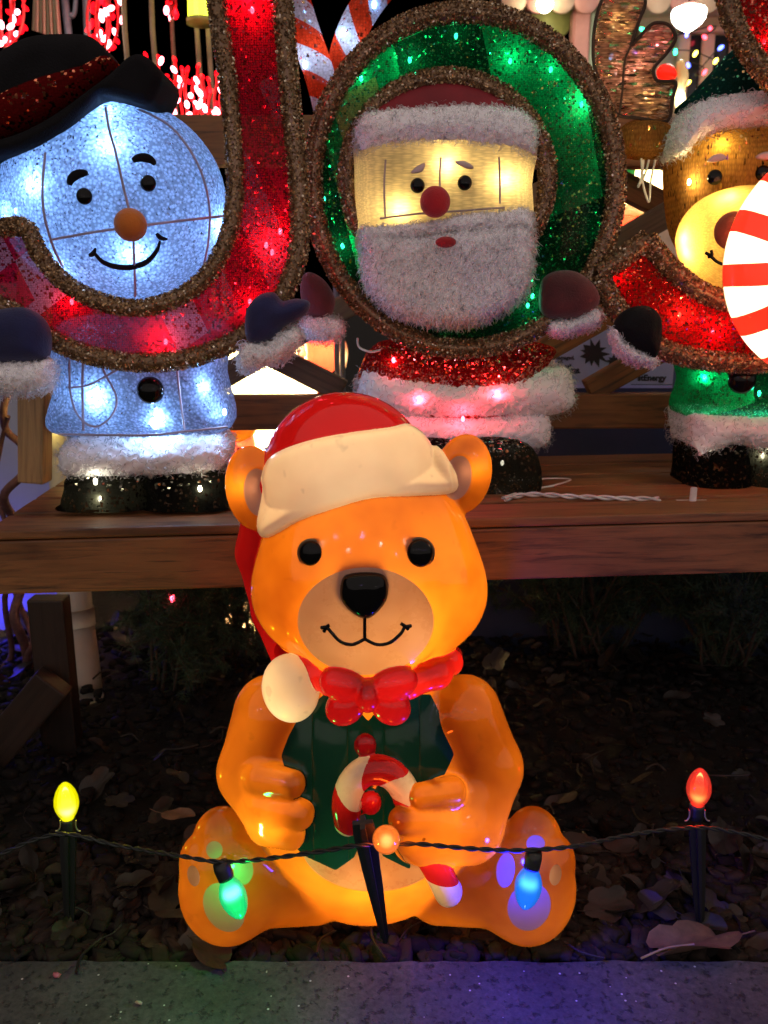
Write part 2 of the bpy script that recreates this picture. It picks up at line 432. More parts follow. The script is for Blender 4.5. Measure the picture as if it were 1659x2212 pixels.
def net(name, c, ct, hole=.55, scale=170.0, trans=.55, spark=.25, see=.12, stretch=(1, 1, 1), dark=.5, glit=None, patch=None, rand=.5):
    """stretched open-weave fabric: threads with holes between, some threads metallic"""
    m, nt, out = newmat(name); co = coords(nt, stretch)
    nz = N(nt, 'TexNoise', Vector=co, Scale=scale * .6, Detail=2.0)
    ad = N(nt, 'VectorMath', p_operation='MULTIPLY_ADD'); nt.links.new(nz.outputs['Color'], ad.inputs[0]); ad.inputs[1].default_value = (.012,) * 3; nt.links.new(co, ad.inputs[2])
    vo = N(nt, 'TexVoronoi', Vector=ad.outputs[0], Scale=scale); 
    hl = ramp(nt, vo.outputs['Distance'], [(hole * .55, (1, 1, 1)), (hole, (0, 0, 0))])
    big = N(nt, 'TexNoise', Vector=co, Scale=9.0, Detail=3.0)
    v2 = N(nt, 'TexVoronoi', Vector=co, Scale=scale * 1.3, Randomness=rand)
    shade = ramp(nt, v2.outputs['Distance'], [(.1, (1, 1, 1)), (.7, (1 - dark,) * 3)])
    cD = N(nt, 'Mix', p_data_type='RGBA', p_blend_type='MULTIPLY'); cD.inputs[0].default_value = 1; cD.inputs[6].default_value = c4(c); nt.links.new(shade, cD.inputs[7])
    cT = N(nt, 'Mix', p_data_type='RGBA', p_blend_type='MULTIPLY'); cT.inputs[0].default_value = 1; cT.inputs[6].default_value = c4(ct); nt.links.new(shade, cT.inputs[7])
    oD, oT = cD.outputs[2], cT.outputs[2]
    for (pc_, prob, size, ang) in (patch or ()):          # woven checks of another colour
        mp = nt.nodes.new('ShaderNodeMapping'); mp.inputs['Scale'].default_value = (size, .001, size * .8); mp.inputs['Rotation'].default_value = (0, ang, 0); nt.links.new(co, mp.inputs[0])
        fl = N(nt, 'VectorMath', p_operation='FLOOR'); nt.links.new(mp.outputs[0], fl.inputs[0]); wn_ = N(nt, 'TexWhiteNoise', Vector=fl.outputs[0])
        lt = N(nt, 'Math', p_operation='LESS_THAN', i0=wn_.outputs['Value'], i1=prob)
        rs = []
        for src in (oD, oT):
            x_ = N(nt, 'Mix', p_data_type='RGBA'); nt.links.new(lt.outputs[0], x_.inputs[0]); nt.links.new(src, x_.inputs[6]); pm_ = N(nt, 'Mix', p_data_type='RGBA', p_blend_type='MULTIPLY'); pm_.inputs[0].default_value = 1; pm_.inputs[6].default_value = c4(pc_); nt.links.new(shade, pm_.inputs[7]); nt.links.new(pm_.outputs[2], x_.inputs[7]); rs.append(x_.outputs[2])
        oD, oT = rs
    df = N(nt, 'BsdfDiffuse', Color=oD); tr = N(nt, 'BsdfTranslucent', Color=oT)
    mx = N(nt, 'MixShader'); mx.inputs[0].default_value = trans; nt.links.new(df.outputs[0], mx.inputs[1]); nt.links.new(tr.outputs[0], mx.inputs[2])
    # metallic threads: each little cell leans its own way
    geo = N(nt, 'NewGeometry')
    nn = N(nt, 'VectorMath', p_operation='MULTIPLY_ADD'); nt.links.new(v2.outputs['Color'], nn.inputs[0]); nn.inputs[1].default_value = (1.7,) * 3; nn.inputs[2].default_value = (-.85,) * 3
    n2 = N(nt, 'VectorMath', p_operation='ADD'); nt.links.new(nn.outputs[0], n2.inputs[0]); nt.links.new(geo.outputs['Normal'], n2.inputs[1])
    n3 = N(nt, 'VectorMath', p_operation='NORMALIZE'); nt.links.new(n2.outputs[0], n3.inputs[0])
    gc = glit or [min(1, a * 1.6 + .15) for a in c]
    gl = N(nt, 'BsdfGlossy', Color=c4(gc), Roughness=.25, Normal=n3.outputs[0])
    sx = N(nt, 'SeparateColor', Color=v2.outputs['Color']); sf = N(nt, 'Math', p_operation='LESS_THAN', i0=sx.outputs[2], i1=spark)
    m2 = N(nt, 'MixShader'); nt.links.new(sf.outputs[0], m2.inputs[0]); nt.links.new(mx.outputs[0], m2.inputs[1]); nt.links.new(gl.outputs[0], m2.inputs[2])
    tp = N(nt, 'BsdfTransparent'); rgb = N(nt, 'Math', p_operation='MULTIPLY_ADD', i0=hl, i1=1 - see, i2=see)
    rc = N(nt, 'Math', p_operation='MINIMUM', i0=rgb.outputs[0], i1=.92)
    m3 = N(nt, 'MixShader'); nt.links.new(rc.outputs[0], m3.inputs[0]); nt.links.new(m2.outputs[0], m3.inputs[1]); nt.links.new(tp.outputs[0], m3.inputs[2])
    nt.links.new(m3.outputs[0], out.inputs[0]); return m
def tinselmat(name, c1, c2, c3):
    m, nt, out = newmat(name)
    at_ = N(nt, 'Attribute', p_attribute_name='tint')
    cc = ramp(nt, at_.outputs['Fac'], [(0, c1), (.45, c2), (.8, c2), (1, c3)])
    b = N(nt, 'BsdfPrincipled', Base_Color=cc, Roughness=.22, Metallic=.4); nt.links.new(b.outputs[0], out.inputs[0]); return m
def hairmat(name, c, tr=.35, clear=0.0):
    m, nt, out = newmat(name); df = N(nt, 'BsdfDiffuse', Color=c4(c)); t = N(nt, 'BsdfTranslucent', Color=c4(c))
    mx = N(nt, 'MixShader'); mx.inputs[0].default_value = tr; nt.links.new(df.outputs[0], mx.inputs[1]); nt.links.new(t.outputs[0], mx.inputs[2])
    if clear:                              # fine hair lets part of the light by
        tp = N(nt, 'BsdfTransparent'); m2 = N(nt, 'MixShader'); m2.inputs[0].default_value = clear; nt.links.new(mx.outputs[0], m2.inputs[1]); nt.links.new(tp.outputs[0], m2.inputs[2]); mx = m2
    nt.links.new(mx.outputs[0], out.inputs[0]); return m

M = dict(
    orange=plastic('orange_blow_mould', (.3, .075, .006), (.95, .3, .018), .62, var=.38, dirt=.12, vs=11.0),
    hat_red=plastic('red_blow_mould', (.42, .006, .01), (.6, .012, .012), .45),
    cream=plastic('cream_blow_mould', (.88, .78, .6), (1.0, .86, .58), .6, rough=.3, dirt=.18),
    lining=plastic('ear_lining_paint', (.4, .23, .19), (.5, .22, .13), .3, rough=.35),
    muzzle=plastic('muzzle_paint', (.42, .28, .22), (.58, .3, .12), .36, rough=.25, var=.4, vs=9.0),
    scarf=plastic('scarf_red_paint', (.48, .006, .012), (.7, .02, .012), .5),
    vest=plastic('vest_green_paint', (.004, .018, .02), (.002, .026, .014), .4, rough=.1, grooves=80.0),
    black_gloss=plain('black_gloss', (.004, .004, .004), .06, spec=.2, var=.1),
    candy_white=plastic('candy_white', (.75, .66, .48), (.8, .6, .32), .4, rough=.25),
    candy_red=plastic('candy_red', (.42, .008, .01), (.6, .015, .01), .45),
    bow=plastic('bow_red_paint', (.5, .006, .014), (.55, .01, .01), .42, rough=.08),
    pad=plastic('pad_paint', (.4, .24, .17), (.5, .28, .12), .35, rough=.35),
    kerb=None,
    wood=wood('stained_timber', (.2, .08, .027), (.036, .017, .009)),
    wood_pale=wood('pale_timber', (.34, .19, .08), (.13, .075, .04)),
    wood_dark=wood('weathered_timber', (.12, .075, .048), (.045, .03, .02)),
)
# ------------------------------------------------------------------ ground, paving slab, gravel
def soil_mat():
    m, nt, out = newmat('dark_soil'); co = coords(nt)
    n1 = N(nt, 'TexNoise', Vector=co, Scale=18.0, Detail=8.0, Roughness=.7)
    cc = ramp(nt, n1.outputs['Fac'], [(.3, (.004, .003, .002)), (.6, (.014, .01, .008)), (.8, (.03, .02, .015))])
    bp = N(nt, 'Bump', Strength=1.0, Distance=.02, Height=n1.outputs['Fac'])
    b = N(nt, 'BsdfPrincipled', Base_Color=cc, Roughness=.9, Normal=bp.outputs[0]); nt.links.new(b.outputs[0], out.inputs[0]); return m
def concrete_mat():
    m, nt, out = newmat('worn_concrete'); co = coords(nt)
    n1 = N(nt, 'TexNoise', Vector=co, Scale=9.0, Detail=6.0); n2 = N(nt, 'TexNoise', Vector=co, Scale=140.0, Detail=5.0, Roughness=.7)
    v1 = N(nt, 'TexVoronoi', Vector=co, Scale=95.0); v2 = N(nt, 'TexNoise', Vector=co, Scale=85.0, Detail=5.0, Roughness=.65)
    base = ramp(nt, n1.outputs['Fac'], [(.3, (.034, .031, .03)), (.5, (.056, .051, .049)), (.7, (.084, .077, .073))])
    g = ramp(nt, n2.outputs['Fac'], [(.3, (.5, .5, .5)), (.5, (.9, .9, .9)), (.7, (1.35, 1.32, 1.28))])
    a = N(nt, 'Mix', p_data_type='RGBA', p_blend_type='MULTIPLY'); a.inputs[0].default_value = 1; nt.links.new(base, a.inputs[6]); nt.links.new(g, a.inputs[7])
    pit = ramp(nt, v2.outputs['Fac'], [(.35, (.3, .28, .27)), (.44, (1, 1, 1))])
    a2 = N(nt, 'Mix', p_data_type='RGBA', p_blend_type='MULTIPLY'); a2.inputs[0].default_value = 1; nt.links.new(a.outputs[2], a2.inputs[6]); nt.links.new(pit, a2.inputs[7])
    sp = ramp(nt, v1.outputs['Distance'], [(.09, (1, 1, 1)), (.14, (0, 0, 0))])
    sx = N(nt, 'SeparateColor', Color=v1.outputs['Color']); lt = N(nt, 'Math', p_operation='LESS_THAN', i0=sx.outputs[0], i1=.25); sm = N(nt, 'Math', p_operation='MULTIPLY', i0=lt.outputs[0], i1=sp)
    a3 = N(nt, 'Mix', p_data_type='RGBA'); nt.links.new(sm.outputs[0], a3.inputs[0]); nt.links.new(a2.outputs[2], a3.inputs[6]); a3.inputs[7].default_value = (.5, .47, .43, 1)
    hh = N(nt, 'Math', p_operation='MULTIPLY', i0=n2.outputs['Fac'], i1=.5); h2 = N(nt, 'Math', p_operation='ADD', i0=hh.outputs[0], i1=pit)
    bp = N(nt, 'Bump', Strength=.7, Distance=.003, Height=h2.outputs[0])
    b = N(nt, 'BsdfPrincipled', Base_Color=a3.outputs[2], Roughness=.85, Normal=bp.outputs[0]); nt.links.new(b.outputs[0], out.inputs[0]); return m
def stone_mat(name, stops):
    m, nt, out = newmat(name)
    at_ = N(nt, 'Attribute', p_attribute_name='tint'); cc = ramp(nt, at_.outputs['Fac'], stops)
    n1 = N(nt, 'TexNoise', Vector=coords(nt), Scale=120.0, Detail=4.0); f = ramp(nt, n1.outputs['Fac'], [(.3, (.6, .6, .6)), (.7, (1.15, 1.15, 1.15))])
    a = N(nt, 'Mix', p_data_type='RGBA', p_blend_type='MULTIPLY'); a.inputs[0].default_value = 1; nt.links.new(cc, a.inputs[6]); nt.links.new(f, a.inputs[7])
    bp = N(nt, 'Bump', Strength=.4, Distance=.002, Height=n1.outputs['Fac'])
    b = N(nt, 'BsdfPrincipled', Base_Color=a.outputs[2], Roughness=.85, Normal=bp.outputs[0]); b.inputs['Specular IOR Level'].default_value = .25; nt.links.new(b.outputs[0], out.inputs[0]); return m
def tint(o, vals):
    a = o.data.attributes.new('tint', 'FLOAT', 'POINT'); a.data.foreach_set('value', np.asarray(vals, np.float32))
SLAB_Y = float(onz(830, 2068, 0.0)[1])
V = np.array([(-60, SLAB_Y - .03, -.03), (60, SLAB_Y - .03, -.03), (60, 120, -.03), (-60, 120, -.03)], float)
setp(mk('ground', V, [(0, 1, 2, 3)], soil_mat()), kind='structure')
bm = bmesh.new(); bmesh.ops.create_cube(bm, size=1)
for v in bm.verts: v.co = Vector((v.co.x * 8, v.co.y * 4 + SLAB_Y - 2.0, v.co.z * .12 - .06))
bmesh.ops.subdivide_edges(bm, edges=[e for e in bm.edges if abs(e.verts[0].co.x - e.verts[1].co.x) > 1], cuts=400, use_grid_fill=True)
bmesh.ops.bevel(bm, geom=[e for e in bm.edges if all(abs(v.co.y - SLAB_Y) < .001 and v.co.z > -.001 for v in e.verts)], offset=.006, segments=3, affect='EDGES')
rr = random.Random(3)
for v in bm.verts:
    if v.co.y > SLAB_Y - .02: v.co.y += rr.gauss(0, .0012) - (.006 * max(0, math.sin(v.co.x * 23) * math.sin(v.co.x * 7.3) - .75)); v.co.z -= abs(rr.gauss(0, .0009))
me = bpy.data.meshes.new('pavement'); bm.to_mesh(me); bm.free(); me.materials.append(concrete_mat())
o = bpy.data.objects.new('pavement', me); col.objects.link(o); setp(o, kind='structure')

ICO = {}
for s in (1, 2):
    b_ = bmesh.new(); bmesh.ops.create_icosphere(b_, subdivisions=s, radius=1.0); ICO[s] = (np.array([v.co[:] for v in b_.verts]), np.array([[v.index for v in f.verts] for f in b_.faces])); b_.free()
def rotm(a):
    q = rng.normal(size=4); q /= np.linalg.norm(q); w, x, y, z = q
    return np.array([[1 - 2 * (y * y + z * z), 2 * (x * y - w * z), 2 * (x * z + w * y)], [2 * (x * y + w * z), 1 - 2 * (x * x + z * z), 2 * (y * z - w * x)], [2 * (x * z - w * y), 2 * (y * z + w * x), 1 - 2 * (x * x + y * y)]])
def stone(c, s, sub):
    b, f = ICO[sub]
    n = b * (1 + .18 * np.sin(b[:, [1]] * rng.uniform(2, 4) + rng.uniform(0, 6)) + .14 * np.sin(b[:, [2]] * rng.uniform(2, 5) + rng.uniform(0, 6)) + rng.normal(0, .05, (len(b), 1)))
    n = np.clip(n, -rng.uniform(.45, .95, 3), rng.uniform(.45, .95, 3))
    n = n * np.array([1.15, rng.uniform(.35, .9), rng.uniform(.28, .7)]) * s
    a = rng.uniform(0, 6.28); R = np.array([[math.cos(a), -math.sin(a), 0], [math.sin(a), math.cos(a), 0], [0, 0, 1]])
    t = rng.normal(0, .35); R2 = np.array([[1, 0, 0], [0, math.cos(t), -math.sin(t)], [0, math.sin(t), math.cos(t)]])
    return n @ (R @ R2).T + c, f
def mound(x, y):            # the bed rises a little towards the back
    return -.022 + .03 * np.clip((y - .95) / .5, 0, 1) + .006 * np.sin(x * 9 + y * 7)
parts = []; tints = []
def add_stones(n, x0, x1, y0, y1, s0, s1, sub):
    for _ in range(n):
        x, y = rng.uniform(x0, x1), rng.uniform(y0, y1); s = rng.uniform(s0, s1)
        if y - s * .9 < SLAB_Y + .002: y = SLAB_Y + .002 + s * .95
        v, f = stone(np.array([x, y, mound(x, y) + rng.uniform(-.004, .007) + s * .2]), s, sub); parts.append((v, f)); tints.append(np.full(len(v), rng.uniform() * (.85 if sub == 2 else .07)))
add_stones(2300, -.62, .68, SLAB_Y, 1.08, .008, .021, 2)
add_stones(3600, -.85, 1.0, 1.05, 1.9, .006, .02, 1)  # far stones: dark mulch, coloured darker still for the shade under the bench
V, F = merge(parts)
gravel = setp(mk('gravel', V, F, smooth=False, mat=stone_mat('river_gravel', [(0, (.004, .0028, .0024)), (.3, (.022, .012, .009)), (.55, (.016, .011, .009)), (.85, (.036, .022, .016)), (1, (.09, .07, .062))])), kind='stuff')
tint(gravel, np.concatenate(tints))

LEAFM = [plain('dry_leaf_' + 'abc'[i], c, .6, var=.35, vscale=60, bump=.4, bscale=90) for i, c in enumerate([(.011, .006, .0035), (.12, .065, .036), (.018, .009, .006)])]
def leaf_mesh(c, L, yaw, pitch, roll, lobed=True, curl=.35):
    n = 26; pts = []
    for i in range(n):
        t = i / (n - 1) * 2 * math.pi
        r = (1 + (.38 * abs(math.sin(2.5 * t)) if lobed else .05 * math.sin(9 * t)))
        px_ = math.cos(t) * .5 * (r if lobed else 1); py_ = math.sin(t) * (.3 if lobed else .22) * r
        pts.append((px_, py_))
    P = np.array(pts); mid = np.stack([np.linspace(.45, -.45, 7), np.zeros(7)], 1)
    V = [(p[0], p[1], curl * (p[1] ** 2) * 2.2 + .18 * curl * math.sin(p[0] * 5)) for p in P] + [(p[0] * .5, p[1] * .5, curl * (p[1] ** 2) * .6 - .01) for p in P] + [(0, 0, -.015)]
    F = []
    for i in range(n):
        j = (i + 1) % n; F.append((i, j, n + j, n + i)); F.append((n + i, n + j, 2 * n))
    V = np.array(V); st, sf = tube([(-.48, 0, 0), (-.65, .02, .01), (-.85, .07, .05)], .012, 5)
    V, F = joinf([(V, F), (st, sf)])
    R = Matrix.Rotation(yaw, 3, 'Z') @ Matrix.Rotation(pitch, 3, 'Y') @ Matrix.Rotation(roll, 3, 'X')
    return (np.array(R) @ (V * L).T).T + np.asarray(c, float), F
lp = []
for _ in range(420):
    x, y = rng.uniform(-.9, 1.0), rng.uniform(.93, 1.95)
    if rng.uniform() < .35: y = rng.uniform(.88, 1.1)
    lp.append(leaf_mesh((x, y, mound(x, y) + rng.uniform(.008, .03)), rng.uniform(.025, .06), rng.uniform(0, 6.3), rng.normal(0, .35), rng.normal(0, .45), rng.uniform() < .5, rng.uniform(.1, .8)))
for _ in range(140):
    x, y = rng.uniform(-.8, .95), rng.uniform(.86, 1.7); a = rng.uniform(0, 6.28); L = rng.uniform(.02, .07); z = mound(x, y) + .022
    lp.append(tube(catmull([(x, y, z), (x + L * .5 * math.cos(a), y + L * .5 * math.sin(a), z + rng.normal(.003, .005)), (x + L * math.cos(a + .3), y + L * math.sin(a + .3), z + rng.normal(0, .006))], 3), rng.uniform(.0008, .002), 5))
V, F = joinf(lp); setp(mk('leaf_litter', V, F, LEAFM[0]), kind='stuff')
for (ix, iy, L, yaw, pit, rol, lob, lab, mi) in (
        (1500, 2040, .088, 3.3, .1, .25, True, 'large tan oak leaf lying along the slab edge under the red bulb', 1),
        (385, 1760, .05, .2, .25, .2, False, 'pale curled dry leaf lying left of the bear', 1),
        (450, 2056, .06, 2.2, .1, .3, True, 'brown dry leaf lying on the slab edge below the yellow bulb', 0),
        (1310, 1800, .07, 1.2, .9, .3, True, 'brown dry leaf standing upright in the shade beside the bear', 0),
        (1240, 1880, .05, 2.2, .5, .5, False, 'small curled leaf beside the bear foot with the blue bulb', 2)):
    p = onz(ix, iy, .004 if iy > 2000 else .012)
    setp(mk('fallen_leaf', *leaf_mesh(p, L, yaw, pit, rol, lob, .5), LEAFM[mi]), lab, 'leaf', 'dry leaves on the gravel')
# a straw and a few crumbs on the slab
setp(mk('dry_stalk', *tube(catmull([onz(1385, 2070, .004), onz(1440, 2048, .006), onz(1500, 2040, .01)], 5), .0014, 6), plain('straw', (.35, .25, .14), .6)), 'thin dry stalk lying against the slab under the oak leaf', 'stalk')
for i, (ix, iy, s, c, lab) in enumerate(((122, 2106, .006, (.5, .12, .16), 'pink crumb lying on the grey paving'), (300, 2165, .005, (.42, .3, .22), 'tan crumb lying on the grey paving near the picture edge'))):
    v, f = stone(onz(ix, iy, .003), s, 1); setp(mk('crumb', v, f, plain('crumb_%d' % i, c, .7)), lab, 'crumb')

# ------------------------------------------------------------------ the bench
FLp, FRp = at(0, 1177, 1.03), at(1659, 1117, 1.09)
bx = (FRp - FLp); bx[2] *= .5; bx /= np.linalg.norm(bx)
SEATZ = (FLp[2] + FRp[2]) / 2; mid = (FLp + FRp) / 2
by = np.cross((0, 0, 1), bx); by /= np.linalg.norm(by); bz = np.cross(bx, by)
def bp_(s, d, h=0.0): return mid + bx * s + by * d + bz * h        # along the bench, depth, height above the seat
bench = thing('wooden_bench', bp_(0, .2, -SEATZ), 'long brown timber bench with lattice back carrying the three figures', 'bench')
S0, S1 = -.505, 1.1
board('apron', bp_(S0, .019, -.036), bp_(S1, .019, -.036), .07, .036, M['wood'], bench, face=-by)
SEATD = .46; nsl = 5; wS = (SEATD - .012) / nsl
for i in range(nsl):
    d0 = .006 + i * wS + wS / 2
    board('seat_slat', bp_(S0 - .004, d0 - (.010 if i == 0 else 0), .007), bp_(S1, d0 - (.010 if i == 0 else 0), .007), wS - .007, .0125, M['wood'], bench, face=bz)
# back: posts, rails, lattice
BYK = 1.545
def bk(px, py, off=0.0): return at(px, py, BYK + off)
board('back_rail', bk(60, 892), bk(2300, 882), .062, .036, M['wood'], bench)
board('back_rail', bk(40, 304), bk(2300, 315), .078, .036, M['wood'], bench)
hv = 30 * 2 * mpp(600, BYK) * .87
for (x0, y0, x1, y1, off) in ((429, 845, 1290, 350, .002), (1021, 845, 1750, 430, .002), (1270, 845, 2100, 372, .002), (772, 845, 1640, 350, .002), (741, 845, -150, 395, .04), (2218, 845, 1245, 350, .04)):
    board('lattice_board', bk(x0, y0, off), bk(x1, y1, off), hv, .03, M['wood_dark'] if off < .01 and x0 < 1000 or x0 == 741 else M['wood'], bench)
board('back_post', at(76, 1040, 1.50), at(76, 250, 1.50), .045, .045, M['wood_pale'], bench)
board('back_post', at(1900, 1040, 1.50), at(1900, 250, 1.50), .045, .045, M['wood_pale'], bench)
WLEG = wood('shaded_timber', (.026, .015, .01), (.01, .006, .004))  # timber colour darkened to paint in the shade under the seat
# under the seat: leg and brace at the near end
Zg = -SEATZ - .02
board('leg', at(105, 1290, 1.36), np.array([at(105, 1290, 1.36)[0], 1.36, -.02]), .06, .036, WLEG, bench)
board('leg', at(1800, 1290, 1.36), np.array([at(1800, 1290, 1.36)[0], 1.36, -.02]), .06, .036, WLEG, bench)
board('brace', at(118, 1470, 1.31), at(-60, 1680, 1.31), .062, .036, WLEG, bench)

# ------------------------------------------------------------------ grey panel, vines and pipe at the near end
panel = thing('plastic_screen', at(0, 1500, 1.95) * np.array([1, 1, 0]), 'grey plastic panel glowing blue beyond the end of the bench', 'screen')
pm = plain('grey_plastic', (.3, .33, .4), .5, var=.12, vscale=6)
board('board', np.array([-1.35, 1.95, .37]), np.array([at(112, 1000, 1.95)[0], 1.95, .37]), .84, .02, pm, panel)
board('edge_strip', np.array([at(112, 1000, 1.95)[0] + .012, 1.935, -.02]), np.array([at(112, 1000, 1.95)[0] + .012, 1.935, .79]), .02, .02, pm, panel)
fl = thing('flood_light', np.array([at(-90, 1500, 1.88)[0], 1.88, 0.0]), 'small blue flood light on the ground below the grey panel', 'lamp')
p = np.array(rootloc(fl))
mk('housing', *lathe(p + (0, 0, .0), [(.02, 0), (.03, .01), (.03, .05), (.024, .055)], 16), plain('lamp_black', (.01, .01, .01), .5), fl)
mk('lens', *ball(p + (0, .0, .056), (.022, .022, .008), 14, 8), glow_mat((.05, .05, 1.0), 6.0, 'blue_lens'), fl)
lamp(p + (.06, .0, .09), (.05, .03, 1.0), 2.2, fl, .02)
vm = plain('vine_bark', (.09, .035, .03), .8, var=.4, vscale=80, bump=.6)
vine = thing('twisted_vine', at(20, 1500, 1.7) * np.array([1, 1, 0]), 'twisted maroon vine winding past the grey panel at the bench end', 'vine')
for pts, r in (([(10, 1650), (60, 1500), (55, 1400), (30, 1330), (50, 1250), (45, 1150), (8, 1075), (52, 1020), (48, 965), (14, 930), (8, 880), (26, 830)], .011), ([(70, 1640), (78, 1480), (60, 1420), (72, 1380), (40, 1300), (20, 1230), (-30, 1100), (-20, 960)], .008),
               ([(-20, 1600), (24, 1420), (10, 1300), (26, 1180), (-10, 1060), (2, 960), (18, 900)], .007)):
    P = np.array([at(a, b, 1.66 + .03 * math.sin(i * 1.7)) for i, (a, b) in enumerate(pts)]); P[0][2] = -.01
    C = catmull(P, 6); mk('stem', *tube(C, np.linspace(r, r * .6, len(C)), 7), vm, vine)
pipe = thing('white_pipe', at(160, 1620, 1.62) * np.array([1, 1, 0]), 'dull white plastic pipe standing behind the left end of the bench', 'pipe')
ppm = plain('old_white_plastic', (.42, .39, .33), .55, var=.15, vscale=12)
P = [at(128, 900, 1.66), at(134, 960, 1.66), at(142, 1020, 1.66), at(160, 1290, 1.62), at(178, 1450, 1.6), at(192, 1600, 1.58)]
P = catmull(P, 6); P[-1][2] = -.02
mk('tube_wall', *tube(P, np.linspace(.03, .036, len(P)), 20), ppm, pipe)
mk('joint_ring', *tube(catmull([P[19] - (P[20] - P[19]) * .3, P[20]], 2), .0365, 20), ppm, pipe)

# ------------------------------------------------------------------ utility cabinet with its label
CYc = 1.80
cab = thing('utility_cabinet', at(1290, 1000, CYc + .3) * np.array([1, 1, 0]), 'dark blue metal utility cabinet behind the bench', 'cabinet')
cm = plain('cabinet_paint', (.018, .03, .07), .45, var=.2, vscale=8)
xa, xb = at(930, 900, CYc)[0], at(2100, 900, CYc)[0]; zt = at(1300, 640, CYc)[2]
def box(name, x0, x1, y0, y1, z0, z1, mat, parent, bev=.004):
    b_ = bmesh.new(); bmesh.ops.create_cube(b_, size=1); rl = rootloc(parent) if parent else Vector()
    for v in b_.verts: v.co = Vector(((x0 + x1) / 2 + v.co.x * (x1 - x0), (y0 + y1) / 2 + v.co.y * (y1 - y0), (z0 + z1) / 2 + v.co.z * (z1 - z0))) - rl
    if bev: bmesh.ops.bevel(b_, geom=list(b_.edges), offset=bev, segments=2, affect='EDGES')
    m_ = bpy.data.meshes.new(name); b_.to_mesh(m_); b_.free(); m_.materials.append(mat); o_ = bpy.data.objects.new(name, m_); col.objects.link(o_)
    if parent: o_.parent = parent
    return o_
box('housing', xa, xb, CYc, CYc + .5, -.03, zt, cm, cab, .01)
box('lid', xa - .015, xb + .015, CYc - .02, CYc + .52, zt + .001, zt + .03, cm, cab, .008)
lx0, lx1 = at(1120, 780, CYc)[0], at(1456, 780, CYc)[0]; lz0, lz1 = at(1300, 838, CYc)[2], at(1300, 690, CYc)[2]
lab_o = box('warning_label', lx0, lx1, CYc - .0025, CYc - .0005, lz0, lz1, plain('label_white', (.42, .46, .75), .5, var=.06), cab, 0)
ink = plain('label_ink', (.012, .012, .02), .6)
box('border_strip', lx1 + .001, lx1 + .02, CYc - .0022, CYc - .0004, lz0, lz1, plain('label_edge', (.05, .08, .2), .5), lab_o, 0)
def text(s, px, py, hpx, bold=.0):
    c = bpy.data.curves.new('lettering', 'FONT'); c.body = s; c.align_x = 'RIGHT'; c.size = hpx * mpp(py, CYc) * 1.35; c.extrude = .0002; c.offset = bold; c.resolution_u = 3
    t_ = bpy.data.objects.new('lettering', c); col.objects.link(t_); bpy.context.view_layer.update()
    me_ = bpy.data.meshes.new_from_object(t_.evaluated_get(bpy.context.evaluated_depsgraph_get())); bpy.data.objects.remove(t_)
    me_.materials.clear(); me_.materials.append(ink)
    o_ = bpy.data.objects.new('lettering', me_); col.objects.link(o_); o_.parent = lab_o
    w = at(px, py, CYc - .0032); o_.matrix_local = Matrix.Translation(Vector(w) - rootloc(cab)) @ Matrix.Rotation(math.pi / 2, 4, 'X')
text('damaged,', 1241, 776, 8, .0003); text('ed.', 1217, 784, 8, .0003); text('ly call', 1234, 794, 8, .0003); text('36-3228.', 1254, 806, 10, .0006); text('stEnergy', 1438, 822, 13, .0008)
box('rule_line', at(1362, 830, CYc)[0], at(1452, 830, CYc)[0], CYc - .0032, CYc - .0028, at(1400, 831, CYc)[2], at(1400, 829.6, CYc)[2], ink, lab_o, 0)
def burst(cx, cy, R, n, seed):
    r_ = random.Random(seed); P = []
    for i in range(2 * n):
        t = i * math.pi / n + r_.uniform(-.1, .1); q = R * (r_.uniform(.85, 1.15) if i % 2 == 0 else r_.uniform(.48, .62))
        P.append(at(cx + q * 1.15 * math.cos(t), cy + q * math.sin(t), CYc - .0034))
    V = np.array(P + [at(cx, cy, CYc - .0034)]); return V, [(i, (i + 1) % (2 * n), 2 * n) for i in range(2 * n)]
mk('burst_mark', *burst(1282, 764, 30, 11, 5), ink, lab_o, False); mk('burst_mark', *burst(1326, 780, 15, 8, 2), ink, lab_o, False)
# ------------------------------------------------------------------ the bear
BY, BK = 0.89, 0.0005
def bmp(ix, iy, d):
    """position on the bear's middle plane of what shows at ix, iy when it lies d units in front"""
    w = at(ix, iy, BY - d * BK); px, py = proj(w[0], BY, w[2])
    return (float(px), float(py), d)
def b_img(x, y, d):
    w = at(x, y, BY); return proj(w[..., 0], BY - d * BK, w[..., 2])
HATBAND = catmull([(587, 986), (660, 955), (760, 935), (840, 925), (886, 917), (935, 950), (965, 990), (986, 1030), (980, 1062), (912, 1069), (805, 1074), (718, 1098), (645, 1124), (577, 1160), (556, 1137), (568, 1064), (566, 1029)], 4, True)
SCARF = [(628, 1400), (660, 1425), (700, 1440), (780, 1452), (880, 1450), (950, 1428), (1004, 1385), (1006, 1450), (985, 1478), (900, 1512), (800, 1520), (690, 1500), (640, 1450)]
CANE = catmull([(752, 1772), (747, 1735), (758, 1696), (782, 1670), (812, 1662), (845, 1672), (870, 1700), (882, 1735), (893, 1780), (915, 1830), (940, 1870), (968, 1925)], 5)
CANE3 = np.array([bmp(p[0], p[1], 140 - 25 * i / len(CANE)) for i, p in enumerate(CANE)])
def E(x, y, d, ix, iy, id_, rx, ry, rd, rot=0.0): return ell(x, y, d, bmp(ix, iy, id_), (rx, ry, rd), rot)
def CAPS(x, y, d, pts):
    out = None
    for (a, b) in zip(pts[:-1], pts[1:]):
        s = cap(x, y, d, bmp(*a[:3]), bmp(*b[:3]), a[3], b[3])
        out = s if out is None else smin(out, s, 14)
    return out
